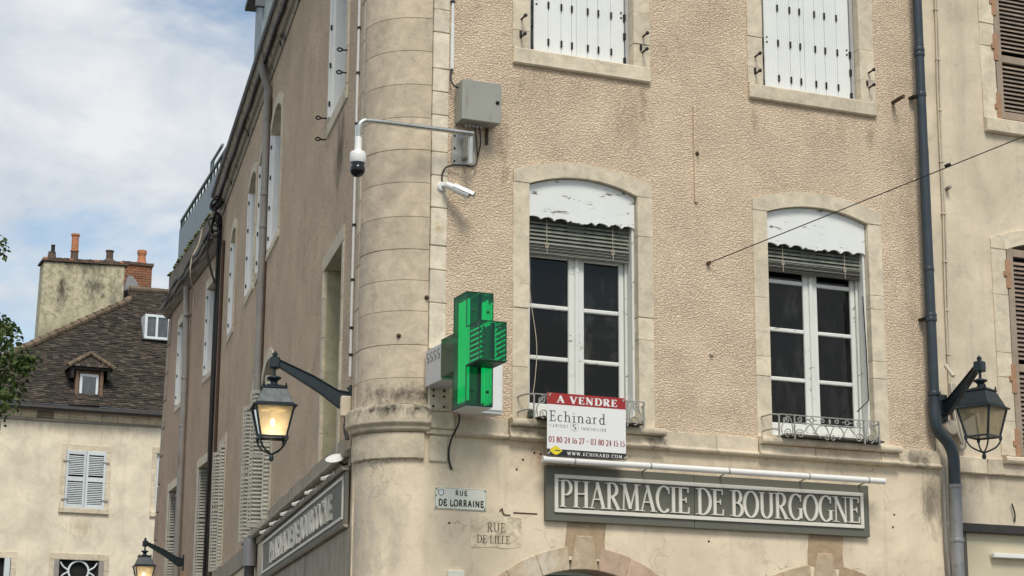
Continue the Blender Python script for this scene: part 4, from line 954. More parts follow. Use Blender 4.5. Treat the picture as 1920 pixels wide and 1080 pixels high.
gr = MB().box(FH, i[0], i[1], -.16, -.12, 3.9, 5.85).build('grilled_window', 'room dark', H)
for k in range(2):
    uu = i[0] if k == 0 else i[1]-.13; MB().box(FH, uu, uu+.13, -.1, .02, 3.9, 5.84).build('folded_shutter', 'old zinc', gr, bevel=.004)
c = ((i[0]+i[1])/2, 5.55); ring = [FH.p(c[0]+.26*math.cos(R(a)), -.05, c[1]+.26*math.sin(R(a))) for a in range(0, 361, 12)]
MB().tube(ring, .028, 6, False).build('grille_ring', 'house white', gr)
for s_ in (-1, 1): MB().tube(curve(FH.p(c[0]+s_*.48, -.05, 5.78), FH.p(c[0]+s_*.40, -.05, 5.66), FH.p(c[0]+s_*.26, -.05, 5.55), FH.p(c[0]+s_*.40, -.05, 5.44), FH.p(c[0]+s_*.48, -.05, 5.3)), .022, 6).build('grille_bar', 'house white', gr)
i = house_window(.2, 1.55, 3.9, 5.98); k = MB().box(FH, i[0], i[1], -.16, -.12, 3.9, 5.85).build('dark_window', 'room dark', H); MB().box(FH, i[1]-.16, i[1]-.02, -.1, .02, 3.9, 5.84).build('folded_shutter', 'shutter blue', k)
i = house_window(4.94, 6.2, 7.19, 8.92); MB().box(FH, i[0], i[1], -.12, -.08, 7.1, 8.8).build('closed_window', 'shutter blue', H)
MB().poly(FH, [(-1.05, 0), (12, 0), (12, 9.5), (-1.05, 9.5)], HH, 0).build('rendered_wall', 'house render', H)
MB().add([FH.p(-1.05, 0, 0), FH.p(-1.05, -8, 0), FH.p(-1.05, -8, 9.5), FH.p(-1.05, 0, 9.5)], [(0, 1, 2, 3)]).build('side_wall', 'house render', H)
u = -1.1
while u < 8:
    q = u+.42; sweep_profile(FH, u+.004, q-.004, [(-.1, 9.49), (.05, 9.50), (.08, 9.56), (.12, 9.58), (.14, 9.68), (.2, 9.70), (.2, 9.735), (-.1, 9.735)], 'cornice_stone', 'terrace stone' if random.random() < .35 else 'string limestone', H, .006); u = q
MB().box(FH, -1.1, 8, .0, .24, 9.738, 9.86).build('eave_board', 'gutter dark', H)
MB().tube([FH.p(-1.2, .28, 9.745), FH.p(8, .28, 9.765)], .09, 10).build('gutter', 'gutter dark', H)
MB().tube([FH.p(-1.2, .03, 9.46), FH.p(2, .035, 9.44), FH.p(5.2, .03, 9.47)], .022, 6).build('wall_cable', 'old zinc', H)
# roof plane  z = 9.86 + (y-34.7)*tan52
TAN = math.tan(R(52)); E0 = Vector((-1.05, 34.72, 9.86))
def rp(x, s_, lift=0.0): return Vector((x, 34.70+s_*math.cos(R(52))-lift*math.sin(R(52)), 9.86+s_*math.sin(R(52))+lift*math.cos(R(52))))
SL = 5.05
def hipx(s_): return -1.15+(5.85)*min(1, s_/4.58) if s_ < 4.58 else 4.62
rf = MB().add([rp(-1.15, 0), rp(9, 0), rp(9, SL), rp(4.58, SL), rp(4.62, 4.58)], [(0, 1, 2, 3, 4)])
rf.add([rp(-1.15, 0), rp(4.62, 4.58), rp(4.58, SL), Vector((4.6, 45, 13.8)), Vector((-1.15, 45, 9.86))], [(0, 1, 2, 3, 4)])
rfo = rf.build('roof', 'roof tiles', H)
tl = MB(); row = 0; s_ = .0
while s_ < SL:
    x = hipx(s_)+random.uniform(0, .1)
    while x < 6.6:
        w_ = .165+random.uniform(-.025, .025); l = random.uniform(-.006, .014)
        q = [rp(x, s_-.01, .028+l), rp(x+w_-.006, s_-.01, .028+l), rp(x, s_+.15, .004), rp(x+w_-.006, s_+.15, .004), rp(x, s_-.01, .0), rp(x+w_-.006, s_-.01, .0)]
        tl.add(q, [(0, 1, 3, 2), (4, 5, 1, 0), (0, 2, 4), (1, 5, 3)]); x += w_
    s_ += .072; row += 1
tl.build('roof_tile_courses', 'roof tiles', H, kind='stuff', recalc=False)
n = 26
for k in range(n):
    s0, s1 = 4.55*k/n, 4.55*(k+1)/n+.05; p, q = rp(hipx(s0), s0, .05), rp(hipx(s1), s1, .03)
    MB().tube([p, q], [.105, .085], 8).build('hip_tile', 'ridge tile', rfo, smooth=True)
for k in range(6):
    MB().tube([rp(4.65+k*.36, SL, .03), rp(5.03+k*.36, SL, .03)], [.09, .08], 8).build('ridge_tile', 'ridge tile', rfo, smooth=True)
# dormer
D0 = rp(3.40, .30)
FD = Frame((0, 35.0, 0), (1, 0, 0), (0, -1, 0))
dm = MB().box(FD, 2.80, 3.52, -.9, -.02, 9.95, 10.90).build('dormer', 'timber', H)
MB().box(FD, 2.90, 3.40, -.02, .03, 10.05, 10.77).build('window_frame', 'house white', dm, bevel=.01); MB().box(FD, 2.97, 3.33, .031, .036, 10.12, 10.70).build('pane', 'house glass', dm)
for a in (2.78, 3.43): MB().box(FD, a, a+.09, -.05, .06, 9.95, 10.86).build('post', 'timber', dm, bevel=.01)
MB().box(FD, 2.74, 3.56, -.1, .10, 9.92, 9.97).build('sill', 'galvanised', dm)
for a in (2.64, 3.60): MB().box(FD, a, a+.08, -.7, .16, 10.62, 10.90).build('side_board', 'iron black', dm)
MB().box(FD, 2.62, 3.70, -.9, .17, 10.86, 10.92).build('eave_board', 'iron black', dm)
apx = (3.15, 11.33)
for s_, ue in ((-1, 2.56), (1, 3.76)):
    MB().add([FD.p(apx[0], .02, apx[1]), FD.p(ue, .26, 10.93), FD.p(ue, -1.2, 10.93), FD.p(apx[0], -1.3, apx[1]), FD.p(apx[0], .02, apx[1]-.05), FD.p(ue, .26, 10.89), FD.p(ue, -1.2, 10.89), FD.p(apx[0], -1.3, apx[1]-.05)], [(0, 1, 2, 3), (7, 6, 5, 4), (0, 4, 5, 1), (1, 5, 6, 2)]).build('roof_slope', 'ridge tile', dm)
    for k in range(5):
        t0, t1 = k/5, (k+1)/5+.04; P0 = FD.p(apx[0]+(ue-apx[0])*t0, .04+.22*t0, apx[1]+(10.93-apx[1])*t0+.02); P1 = FD.p(apx[0]+(ue-apx[0])*t1, .04+.22*t1, apx[1]+(10.93-apx[1])*t1+.0)
        MB().tube([P1, P0], [.065, .048], 7).build('ridge_tile', 'ridge tile', dm)
he = MB()
for k in range(5):
    zz = 10.93+k*.075; hw = .60*(1-k/5.3); oo = .25-.05*k; x = -hw
    while x < hw-.02:
        b_ = min(hw, x+.15); he.add([FD.p(3.16+x, oo, zz), FD.p(3.16+b_-.008, oo, zz), FD.p(3.16+b_-.008, oo-.07, zz+.10), FD.p(3.16+x, oo-.07, zz+.10), FD.p(3.16+x, oo-.02, zz-.012), FD.p(3.16+b_-.008, oo-.02, zz-.012)], [(0, 1, 2, 3), (4, 5, 1, 0)]); x += .152
he.build('hip_end_tiles', 'roof tiles', dm, kind='stuff')
# skylight
FSk = Frame((0, 36.4, 0), (1, 0, 0), (0, -1, 0)); sk = MB()
for a in ((4.85, 5.95, 12.15, 12.22), (4.85, 5.95, 12.78, 12.85), (4.85, 4.92, 12.22, 12.78), (5.88, 5.95, 12.22, 12.78), (5.16, 5.22, 12.22, 12.78), (5.50, 5.56, 12.22, 12.78)): sk.box(FSk, a[0], a[1], -.5, .04, a[2], a[3])
sko = sk.build('roof_window', 'house white', rfo); MB().box(FSk, 4.9, 5.9, -.02, -.01, 12.2, 12.8).build('pane', 'house glass', sko); MB().box(FSk, 4.80, 6.0, -.5, .07, 12.12, 12.147).build('lead_apron', 'roof lead', sko)
# big rendered chimney and the brick one behind it
FCh = Frame((0, 37.55, 0), (1, 0, 0), (0, -1, 0))
ch = MB().hexa([FCh.p(2.10, -.7, 10.8), FCh.p(4.46, -.7, 10.8), FCh.p(2.10, 0, 10.8), FCh.p(4.46, 0, 10.8), FCh.p(2.16, -.7, 14.36), FCh.p(4.44, -.7, 14.45), FCh.p(2.16, 0, 14.36), FCh.p(4.44, 0, 14.45)]).build('chimney', 'chimney render', rfo, bevel=.03)
for k in range(17):
    a = 2.10+k*.143; zz = 14.37+k*.0055
    MB().box(FCh, a+.003, a+.138, -.75, .06, zz, zz+.055, .006).build('coping_brick', 'sooty pot', ch); MB().box(FCh, a+.03, a+.165, -.72, .03, zz+.058, zz+.11, .010).build('coping_brick', 'sooty pot' if k % 5 else 'terracotta', ch)
def pot(u, z, prof, mat, F=FCh, o=-.35): return MB().lathe(F.p(u, o, z), prof, 14).build('chimney_pot', mat, ch, smooth=True)
pot(2.42, 14.48, [(.16, 0), (.12, .12), (.10, .22), (.11, .25)], 'sooty pot'); pot(2.44, 14.72, [(.055, 0), (.055, .2), (.06, .2), (.06, .22)], 'iron black')
pot(3.05, 14.52, [(.15, 0), (.11, .10), (.10, .28)], 'sooty pot'); pot(3.05, 14.80, [(.12, 0), (.125, .04), (.10, .05), (.10, .46), (.125, .47), (.125, .52), (.10, .53)], 'terracotta')
pot(4.05, 14.54, [(.30, 0), (.18, .09), (.11, .15)], 'sooty pot'); pot(4.05, 14.68, [(.10, 0), (.10, .22), (.12, .22), (.12, .26)], 'sooty pot')
FCb = Frame((0, 38.6, 0), (1, 0, 0), (0, -1, 0)); bc = MB().box(FCb, 4.62, 5.42, -.6, -.01, 12.5, 14.75).build('brick_chimney', 'sooty pot', rfo)
bk = MB(); z = 13.0; k = 0
while z < 14.74:
    x = 4.61-(.11 if k % 2 else 0)
    while x < 5.42:
        a, b = max(4.60, x), min(5.44, x+.21)
        if b-a > .03: bk.box(FCb, a, b, -.02, .004+random.uniform(0, .008), z, z+.06)
        x += .222
    bk.box(FCb, 5.421, 5.436, -.5, -.25, z, z+.06); bk.box(FCb, 5.421, 5.436, -.24, -.022, z, z+.06); z += .072; k += 1
bk.build('brick_courses', 'chimney bricks', bc, kind='stuff')
for k in range(7): MB().box(FCb, 4.55+k*.133, 4.55+k*.133+.128, -.7, .06, 14.76, 14.84, .008).build('coping_brick', 'sooty pot', bc)
MB().lathe(FCb.p(5.18, -.3, 14.84), [(.18, 0), (.13, .12), (.11, .28), (.14, .36), (.14, .44), (.10, .46)], 12).build('chimney_pot', 'terracotta', bc)
MB().prism(FCb, [(4.60, 13.95), (4.72, 14.40), (4.86, 14.40), (5.24, 13.90)], .05, .12).build('lead_flashing', 'zinc', bc)

# ================================================================== drainpipes
DP = thing('drainpipe', 'dark blue-grey drainpipe with swan neck between the front wall and its neighbour', 'drainpipe', FF.p(5.3, .1, 0))
MB().tube([FF.p(5.085, .10, 10.4), FF.p(5.075, .10, 7.3)], .048, 14).build('pipe_section', 'slate pipe', DP, smooth=True); MB().tube([FF.p(5.075, .10, 7.31), FF.p(5.07, .10, 4.75)], .051, 14).build('pipe_section', 'slate pipe', DP, smooth=True)
MB().tube(curve(FF.p(5.07, .10, 4.76), FF.p(5.07, .10, 4.56), FF.p(5.10, .10, 4.45), FF.p(5.20, .11, 4.34), FF.p(5.245, .12, 4.22), FF.p(5.25, .12, 4.05), FF.p(5.25, .12, 3.90)), .058, 14).build('swan_neck', 'slate pipe', DP, smooth=True)
MB().tube([FF.p(5.25, .12, 3.93), FF.p(5.24, .12, 3.3), FF.p(5.235, .12, .1)], .062, 14).build('pipe_section', 'zinc', DP, smooth=True)
for zz, uu, r in ((8.35, 5.078, .056), (8.30, 5.078, .056), (7.87, 5.077, .054), (6.05, 5.073, .056), (5.58, 5.072, .06), (5.54, 5.072, .06), (4.80, 5.07, .064), (3.90, 5.25, .068), (3.38, 5.243, .07)): MB().lathe(FF.p(uu, .10 if zz > 4.3 else .12, zz), [(r*.96, -.01), (r, 0), (r, .022), (r*.96, .03)], 14).build('pipe_collar', 'slate pipe' if zz > 4.3 else 'zinc', DP)
for zz in (7.86, 5.56): MB().box(FF, 4.99, 5.05, 0, .10, zz-.006, zz+.012).build('pipe_clip', 'iron black', DP)
MB().tube(curve(FF.p(5.17, .06, 4.1), FF.p(5.17, .05, 3.4), FF.p(5.20, .05, 2.8), FF.p(5.2, .05, .3)), .018, 8).build('side_conduit', 'old zinc', DP)
D2 = thing('drainpipe', 'weathered zinc drainpipe between the arched windows of the side wall', 'drainpipe', FL.p(8.1, .06, 3))
MB().tube(curve(FL.p(8.08, .15, 10.40), FL.p(8.08, .12, 10.25), FL.p(8.08, .055, 10.05), FL.p(8.08, .055, 9.9), FL.p(8.08, .055, 9.6)), .055, 12).build('pipe_section', 'old zinc', D2, smooth=True)
MB().tube([FL.p(8.08, .055, 9.65), FL.p(8.06, .055, 5.85)], .050, 12).build('pipe_section', 'old zinc', D2, smooth=True)
for zz in (8.55, 8.1, 6.15): MB().lathe(FL.p(8.07, .055, zz), [(.054, -.012), (.058, 0), (.058, .03), (.054, .04)], 12).build('pipe_collar', 'old zinc', D2)
MB().tube([FL.p(7.98, .015, 9.9), FL.p(7.98, .015, 5.9)], .014, 6).build('rusty_conduit', 'rusty iron', D2); MB().tube([FL.p(8.4, .01, 7.4), FL.p(8.4, .01, 6.0)], .009, 6).build('thin_cable', 'brown stone', D2)
MB().tube([FL.p(8.05, .055, 4.0), FL.p(8.05, .055, 3.6)], .06, 10).build('lower_section', 'zinc', D2)
D3 = thing('drainpipe', 'grey drainpipe on the narrow terrace building', 'drainpipe', FP.p(3.2, .06, 3))
MB().tube([FP.p(3.2, .10, 9.66), FP.p(3.15, .07, 8.0), FP.p(3.12, .07, 3.2)], .058, 12).build('pipe_section', 'old zinc', D3, smooth=True)
for zz in (9.1, 7.9, 7.0, 5.7, 4.9): MB().lathe(FP.p(3.15, .075, zz), [(.062, -.012), (.067, 0), (.067, .03), (.062, .04)], 12).build('pipe_collar', 'old zinc', D3)
D4 = thing('lower_drainpipe', 'short zinc drainpipe end below the shop fascia of the side wall', 'drainpipe', FL.p(7.9, .1, 3))
MB().tube([FL.p(7.9, .09, 3.95), FL.p(7.9, .09, 3.60)], .085, 12).build('pipe_section', 'zinc', D4); MB().tube(curve(FL.p(7.9, .09, 3.62), FL.p(7.9, .09, 3.45), FL.p(7.8, .08, 3.3), FL.p(7.75, .08, 2.8)), .065, 12).build('pipe_section', 'gutter dark', D4)

# ================================================================== cables and conduits
def conduit(name, label, cat, F, pts, r, mat, clips=(), cm='iron black'):
    t_ = thing(name, label, cat, F.p(*pts[-1])); MB().tube([F.p(*p) for p in pts], r, 8).build('tube', mat, t_, smooth=True)
    for p in clips: MB().box(F, p[0]-r*1.25, p[0]+r*1.25, 0, p[1]+r*1.2, p[2]-.012, p[2]+.012).build('clip', cm, t_)
    return t_
conduit('conduit', 'thin white conduit running down the left edge of the rounded corner', 'conduit', FL, [(.285, .018, 10.2), (.285, .018, 7), (.285, .018, 4.7)], .013, 'camera white', [(.285, .018, z) for z in (8.05, 7.1, 6.6, 6.12, 5.6, 5.15, 8.6, 4.9, 7.6)])
cd = conduit('conduit', 'short white conduit ending above the grey cabinet', 'conduit', FF, [(.022, .02, 10.2), (.022, .02, 7.86)], .014, 'camera white', [(.022, .02, 8.1)])
MB().tube([FF.p(.022, .02, 7.88), FF.p(.022, .02, 7.45)], .018, 8).build('tube', 'camera white', cd)
cb = thing('cable_bundle', 'tangled black cables hanging where the side wall meets the terrace building', 'cable', FL.p(15.4, .05, 4))
for k in range(3):
    MB().tube(curve(*[FL.p(15.38+.03*math.sin(k*2+z*1.3), .035+.022*k, z) for z in (10.2, 9.3, 8.4, 7.5, 6.6, 5.7, 4.8, 3.9, 3.2)], n=6), .020, 6).build('cable', 'cable black', cb)
for k in range(9):
    c0 = FL.p(15.3-random.uniform(0, .5), .14+random.uniform(-.04, .06), 10.1+random.uniform(-.3, .3)); rr = random.uniform(.07, .16)
    MB().tube([c0+Vector((rr*math.cos(R(a))*.7, rr*math.sin(R(a)*1.0)*.4, rr*math.sin(R(a)+k))) for a in range(0, 400, 25)], .016, 6).build('cable_loop', 'cable black', cb)
MB().tube(curve(FL.p(14.9, .12, 10.4), FL.p(15.3, .2, 10.0), FP.p(.3, .26, 9.8), FP.p(.8, .22, 9.95)), .02, 6).build('cable', 'cable black', cb)
MB().tube(curve(FL.p(15.3, .14, 10.2), FL.p(15.4, .25, 9.6), FL.p(15.4, .10, 9.0)), .02, 6).build('cable', 'cable black', cb)
MB().tube([FL.p(14.75, .03, 9.6), FL.p(14.72, .03, 6.2), FL.p(14.7, .03, 3.6)], .028, 8).build('brown_conduit', 'rusty iron', cb)
nc = thing('cable_run', 'pair of cream cables clipped down the cream neighbour wall', 'cable', FN.p(5.37, 0, 4.5))
for k in range(2): MB().tube([FN.p(5.40-.012*(9.6-z)+k*.026+.006*math.sin(z*3+k), .02, z) for z in [9.6-.2*i for i in range(25)]], .010, 6).build('cable', 'cable cream', nc)
for z in (8.9, 8.35, 7.8, 7.25, 6.7, 6.2, 5.7, 5.25): MB().box(FN, 5.40-.012*(9.6-z)-.012, 5.40-.012*(9.6-z)+.04, 0, .034, z-.008, z+.008).build('clip', 'cable cream', nc)
for k in range(5): MB().tube(curve(FN.p(5.35+k*.012, .03, 4.95), FN.p(5.36+k*.02, .05, 4.62), FN.p(5.40+.02*k, .06, 4.42-.02*k), FN.p(5.46-.01*k, .05, 4.40-.02*k), FN.p(5.47+.012*k, .04, 4.55)), .010, 6).build('cable_loop', 'cable cream' if k % 2 else 'old zinc', nc)
jb = thing('junction_box', 'round cream junction box beside the swan neck drainpipe', 'box', FF.p(5.30, 0, 4.5))
MB().lathe(FF.p(5.295, 0, 4.50), [(.075, 0), (.075, .05), (.065, .07), (.02, .075)], 18, FF.N).build('cover', 'cable cream', jb)
jb2 = thing('junction_box', 'small cream box under the right street lamp bracket', 'box', FF.p(5.45, 0, 4.6))
MB().box(FN, 5.43, 5.51, 0, .08, 4.58, 4.74).build('cover', 'cable cream', jb2, bevel=.008); MB().box(FN, 5.455, 5.485, .08, .088, 4.61, 4.70).build('lid', 'old zinc', jb2)
wr = thing('overhead_wire', 'thin dark wire rising from the front wall to the upper right', 'wire', FF.p(2.642, 0, 5.897))
P0 = FF.p(2.642, .03, 5.897); P1 = Vector((11.33, -8.05, 9.8)); MB().tube([P0.lerp(P1, i/20)-Vector((0, 0, .10*math.sin(math.pi*i/20)*.3)) for i in range(21)], .0048, 6).build('strand', 'iron black', wr)
MB().tube([FF.p(2.642, -.02, 5.897), FF.p(2.642, .04, 5.897)], .018, 8).build('anchor', 'rusty iron', wr); MB().lathe(P0.lerp(P1, .19), [(.014, -.03), (.02, 0), (.014, .03)], 8, (P1-P0).normalized()).build('tensioner', 'iron black', wr)
oc = thing('cross_cable', 'black cable dropping beside the pharmacy cross over the stone course', 'cable', FF.p(.1, .03, 3.9))
MB().tube(curve(FF.p(.10, .03, 4.75), FF.p(.10, .03, 4.45), FF.p(.11, .075, 4.28), FF.p(.10, .09, 4.18), FF.p(.055, .05, 4.06), FF.p(.04, .02, 3.95), FF.p(.05, .015, 3.85), FF.p(.075, .01, 3.79)), .0085, 8).build('cable', 'cable black', oc)

# ================================================================== street lamps
def street_lamp(F, u, zt, reach, label, lit, rot=0.0):
    t_ = thing('street_lamp', label, 'street lamp', F.p(u, 0, zt-.5), 'lantern street lamps on wall brackets')
    tip = F.p(u, reach, 0)
    U = Matrix.Rotation(rot, 3, 'Z') @ F.U; N = Matrix.Rotation(rot, 3, 'Z') @ F.N
    LF = Frame((tip.x, tip.y, zt), U, N)
    BF = Frame(F.p(u, 0, zt), F.N, F.U)           # profile plane of the bracket: (out, z), thickness along the wall
    def pyr(mb, hb, zb, ht, zt_, wall=None):
        q = [LF.p(a*h, b*h, z) for (h, z) in ((hb, zb), (ht, zt_)) for b in (-1, 1) for a in (-1, 1)]; return mb.hexa(q)
    arm = MB().prism(BF, [(.02, -.46), (.10, -.46), (.30, -.32), (reach-.04, -.115), (reach-.04, -.065), (.34, -.20), (.12, -.32), (.02, -.33)], -.011, .011).build('bracket_arm', 'lamp paint', t_, bevel=.003)
    MB().prism(BF, [(.02, -.475), (.105, -.475), (.30, -.335), (reach-.04, -.125), (reach-.04, -.112), (.30, -.318), (.10, -.459), (.02, -.459)], -.028, .028).build('lower_flange', 'lamp paint', arm, bevel=.003)
    MB().prism(BF, [(.02, -.332), (.12, -.318), (.34, -.198), (reach-.04, -.063), (reach-.04, -.05), (.34, -.185), (.12, -.305), (.02, -.318)], -.022, .022).build('upper_flange', 'lamp paint', arm, bevel=.003)
    bp = MB().box(F, u-.05, u+.05, 0, .021, zt-.54, zt-.26).build('wall_plate', 'lamp paint', t_, bevel=.006)
    for a in (-.52, -.28):
        MB().lathe(F.p(u+.028, .02, zt+a), [(.012, 0), (.012, .01), (.005, .014)], 8, F.N).build('bolt', 'lamp paint', bp)
    pyr(MB(), .046, -.14, .046, -.035).build('hanger_block', 'lamp paint', t_, bevel=.012)
    MB().lathe(LF.p(0, 0, 0), [(.018, -.036), (.024, -.02), (.020, -.012), (.028, -.006), (.004, .022)], 10).build('finial', 'lamp paint', t_, smooth=True)
    MB().lathe(LF.p(0, 0, 0), [(.014, -.142), (.014, -.20), (.030, -.205), (.066, -.218), (.068, -.228), (.042, -.245), (.030, -.262), (.034, -.275), (.060, -.30)], 18).build('cap', 'lamp paint', t_, smooth=True)
    rf_ = MB(); pyr(rf_, .112, -.318, .060, -.292); pyr(rf_, .114, -.330, .114, -.319); pyr(rf_, .165, -.468, .105, -.331); pyr(rf_, .198, -.490, .165, -.4685); pyr(rf_, .196, -.500, .198, -.4905)
    r_ = rf_.build('lantern_roof', 'lamp paint', t_, bevel=.003)
    for a in (-1, 1):
        for b in (-1, 1): MB().lathe(LF.p(a*.10, b*.10, -.312), [(.012, 0), (.014, .008), (.006, .016), (.010, .024), (.003, .034)], 8).build('knob', 'lamp paint', r_)
    ht, hb, z0, z1 = .168, .112, -.765, -.502
    cg = MB()
    for a in (-1, 1):
        for b in (-1, 1): cg.tube([LF.p(a*ht, b*ht, z1), LF.p(a*hb, b*hb, z0)], .012, 4)
    for h, z in ((hb+.004, z0),):
        for a in (-1, 1): cg.tube([LF.p(-h, a*h, z), LF.p(h, a*h, z)], .012, 4); cg.tube([LF.p(a*h, -h, z), LF.p(a*h, h, z)], .012, 4)
    cage = cg.build('lantern_frame', 'lamp paint', t_)
    for (a, b) in ((1, 0), (-1, 0), (0, 1), (0, -1)):
        def P(h, z, s_): return LF.p(a*h+(b*h*s_), b*h+(a*h*s_), z)
        MB().add([P(ht-.004, z1, -.96), P(ht-.004, z1, .96), P(hb-.002, z0, .96), P(hb-.002, z0, -.96)], [(0, 1, 2, 3)]).build('pane', 'lamp glass', t_)
    if True:
        rf2 = MB(); rf2.lathe(LF.p(0, 0, 0), [(.135, -.505), (.125, -.52), (.06, -.515)], 14); rf2.build('reflector', 'lamp reflector', t_)
        MB().lathe(LF.p(0, 0, 0), [(.022, -.52), (.024, -.56), (.018, -.60)], 10).build('lamp_holder', 'camera white', t_)
        bl = MB().lathe(LF.p(0, 0, 0), [(.010, -.60), (.018, -.615), (.019, -.635), (.012, -.655), (.003, -.66)], 12).build('bulb', 'lamp bulb' if lit else 'camera white', t_, smooth=True)
        MB().add([LF.p(-hb, -hb, z0+.004), LF.p(hb, -hb, z0+.004), LF.p(hb, hb, z0+.004), LF.p(-hb, hb, z0+.004)], [(0, 1, 2, 3)]).build('base_pane', 'lamp glass', t_)
    for (a, b) in ((-1, -1), (1, 1), (-1, 1), (1, -1)):
        MB().tube(curve(LF.p(a*hb*1.05, b*hb*1.05, z0), LF.p(a*hb*1.0, b*hb*1.0, z0-.045), LF.p(a*hb*.72, b*hb*.72, z0-.10), LF.p(a*hb*.2, b*hb*.2, z0-.14), LF.p(0, 0, z0-.15), n=6), .0085, 6).build('base_bracket', 'lamp paint', t_)
        MB().tube([LF.p(a*hb*1.05, b*hb*1.05, z0+.01), LF.p(a*hb*1.05, b*hb*1.05, z0-.03)], .016, 6).build('corner_stud', 'lamp paint', t_)
    MB().lathe(LF.p(0, 0, z0), [(.010, -.15), (.016, -.165), (.022, -.185), (.018, -.205), (.004, -.214)], 12).build('ball_finial', 'lamp paint', t_, smooth=True)
    if lit:
        ld = bpy.data.lights.new('lantern_light', 'POINT'); ld.energy = 2.0; ld.color = (1, .76, .46); ld.shadow_soft_size = .04
        lo = bpy.data.objects.new('lantern_light', ld); C.objects.link(lo); lo.parent = t_; lo.location = LF.p(0, 0, -.73)-ROOT[t_]
    return t_
street_lamp(FL, .32, 4.885, .70, 'lit black lantern on a bracket left of the rounded corner', True)
street_lamp(FP, 2.72, 4.88, .70, 'distant lit black lantern at the bottom beside the terrace building', True)
street_lamp(FF, 5.235, 5.09, .62, 'unlit black lantern on the right beside the swan neck drainpipe', False, R(24))
lb = thing('lamp_junction_box', 'small beige box under the lit lantern bracket at the corner', 'box', FL.p(.32, .05, 4.3))
MB().box(FL, .26, .34, .0, .10, 4.33, 4.52).build('cover', 'cable cream', lb, bevel=.01); MB().tube(curve(FL.p(.3, .04, 4.34), FL.p(.28, .05, 4.22), FL.p(.26, .03, 4.12)), .018, 6).build('cable_end', 'cable black', lb)
wp = thing('wall_rod', 'short white rod fixed above the right lantern bracket', 'rod', FN.p(5.5, .1, 5.1))
MB().tube([FF.p(5.235, .20, 4.98), FF.p(5.205, .12, 5.10)], .020, 8).build('rod', 'cable cream', wp)

# ================================================================== pharmacy cross
PC = thing('pharmacy_cross', 'green translucent pharmacy cross projecting on a metal arm from the corner', 'sign', (-.1, 0, 4.3))
def cy(x0, x1, y0, y1, z0, z1): return (FF, x0, x1, -y1, -y0, z0, z1)
X0, X1 = -.20, .035
def shell(x0, x1, y0, y1, z0, z1, skip=''):
    """open acrylic box as a thin sheet"""
    mb = MB(); q = [FF.p(x, -y, z) for z in (z0, z1) for y in (y0, y1) for x in (x0, x1)]
    fs = {'b': (0, 1, 3, 2), 't': (4, 6, 7, 5), 'n': (0, 4, 5, 1), 'f': (2, 3, 7, 6), 'l': (0, 2, 6, 4), 'r': (1, 5, 7, 3)}
    return mb.add(q, [v[::-1] for k_, v in fs.items() if k_ not in skip])
YV0, YV1, YA, YB = -1.02, -.73, -1.31, -.43
ZB, ZT, ZA, ZC = 4.185, 5.14, 4.515, 4.84
bodyo = shell(X0, X1, YV0, YV1, ZC, ZT, 'b').build('upper_limb', 'green acrylic', PC, recalc=False); shell(X0, X1, YV0, YV1, ZB, ZA, 't').build('lower_limb', 'green acrylic', PC, recalc=False)
shell(X0, X1, YA, YV0-.0005, ZA, ZC, 'f').build('outer_limb', 'green acrylic', PC, recalc=False); shell(X0, X1, YV1+.0005, YB, ZA, ZC, 'n').build('inner_limb', 'green acrylic', PC, recalc=False)
shell(X0, X1, YV0, YV1, ZA, ZC, 'btnfr').build('centre_face', 'green acrylic', PC, recalc=False); shell(X0, X1, YV0, YV1, ZA, ZC, 'btnfl').build('centre_face', 'green acrylic', PC, recalc=False)
MB().box(*cy(X0+.003, X1-.003, YV0+.003, YV1-.003, ZB-.012, ZB-.001)).build('base_cap', 'cross box', PC, bevel=.003); MB().box(*cy(X0+.003, X1-.003, YA+.003, YV0-.003, ZA-.010, ZA-.001)).build('base_cap', 'cross dark', PC)
spine = MB().box(*cy(-.10, -.06, YV0+.02, YV1-.02, ZB+.02, ZT-.02)).build('spine', 'cross dark', PC); MB().box(*cy(-.10, -.06, YA+.02, YB-.02, ZA+.03, ZC-.03)).build('spine', 'cross dark', PC)
MB().box(*cy(-.095, -.065, YA+.002, YA+.02, ZA+.01, ZC-.01)).build('edge_strip', 'cross dark', PC); MB().box(*cy(-.095, -.065, YV0+.002, YV0+.02, ZB+.01, ZT-.01)).build('edge_strip', 'cross dark', PC)
for sx in (-.165, 0.0):
    for k in range(4):
        y = YV0+.045+k*.066; MB().tube([FF.p(sx, -y, ZB+.05), FF.p(sx, -y, ZT-.05)], .013, 8).build('neon_tube', 'neon green', PC)
    for k in range(7):
        z = ZA+.035+k*.042
        for ya, yb in ((YA+.04, YV0-.01),): MB().tube([FF.p(sx, -ya, z), FF.p(sx, -yb, z)], .0065, 6).build('neon_tube', 'neon green', PC)
for (x, y) in ((X0, YV0), (X1, YV0), (X0, YV1)):
    for za, zb_ in ((ZC, ZT), (ZB, ZA)): MB().tube([FF.p(x, -y, za), FF.p(x, -y, zb_)], .0045, 6).build('edge_trim', 'cross dark', PC)
for x in (X0, X1):
    MB().tube([FF.p(x, -YA, ZA), FF.p(x, -YA, ZC)], .0045, 6).build('edge_trim', 'cross dark', PC)
    for z in (ZA, ZC): MB().tube([FF.p(x, -YA, z), FF.p(x, -YV0, z)], .0045, 6).build('edge_trim', 'cross dark', PC)
for y, z in ((YV0, ZT), (YV0, ZB), (YA, ZA), (YA, ZC)): MB().tube([FF.p(X0, -y, z), FF.p(X1, -y, z)], .0045, 6).build('edge_trim', 'cross dark', PC)
for z in (ZT, ZB): MB().tube([FF.p(X0, -YV0, z), FF.p(X0, -YV1, z)], .0045, 6).build('edge_trim', 'cross dark', PC)
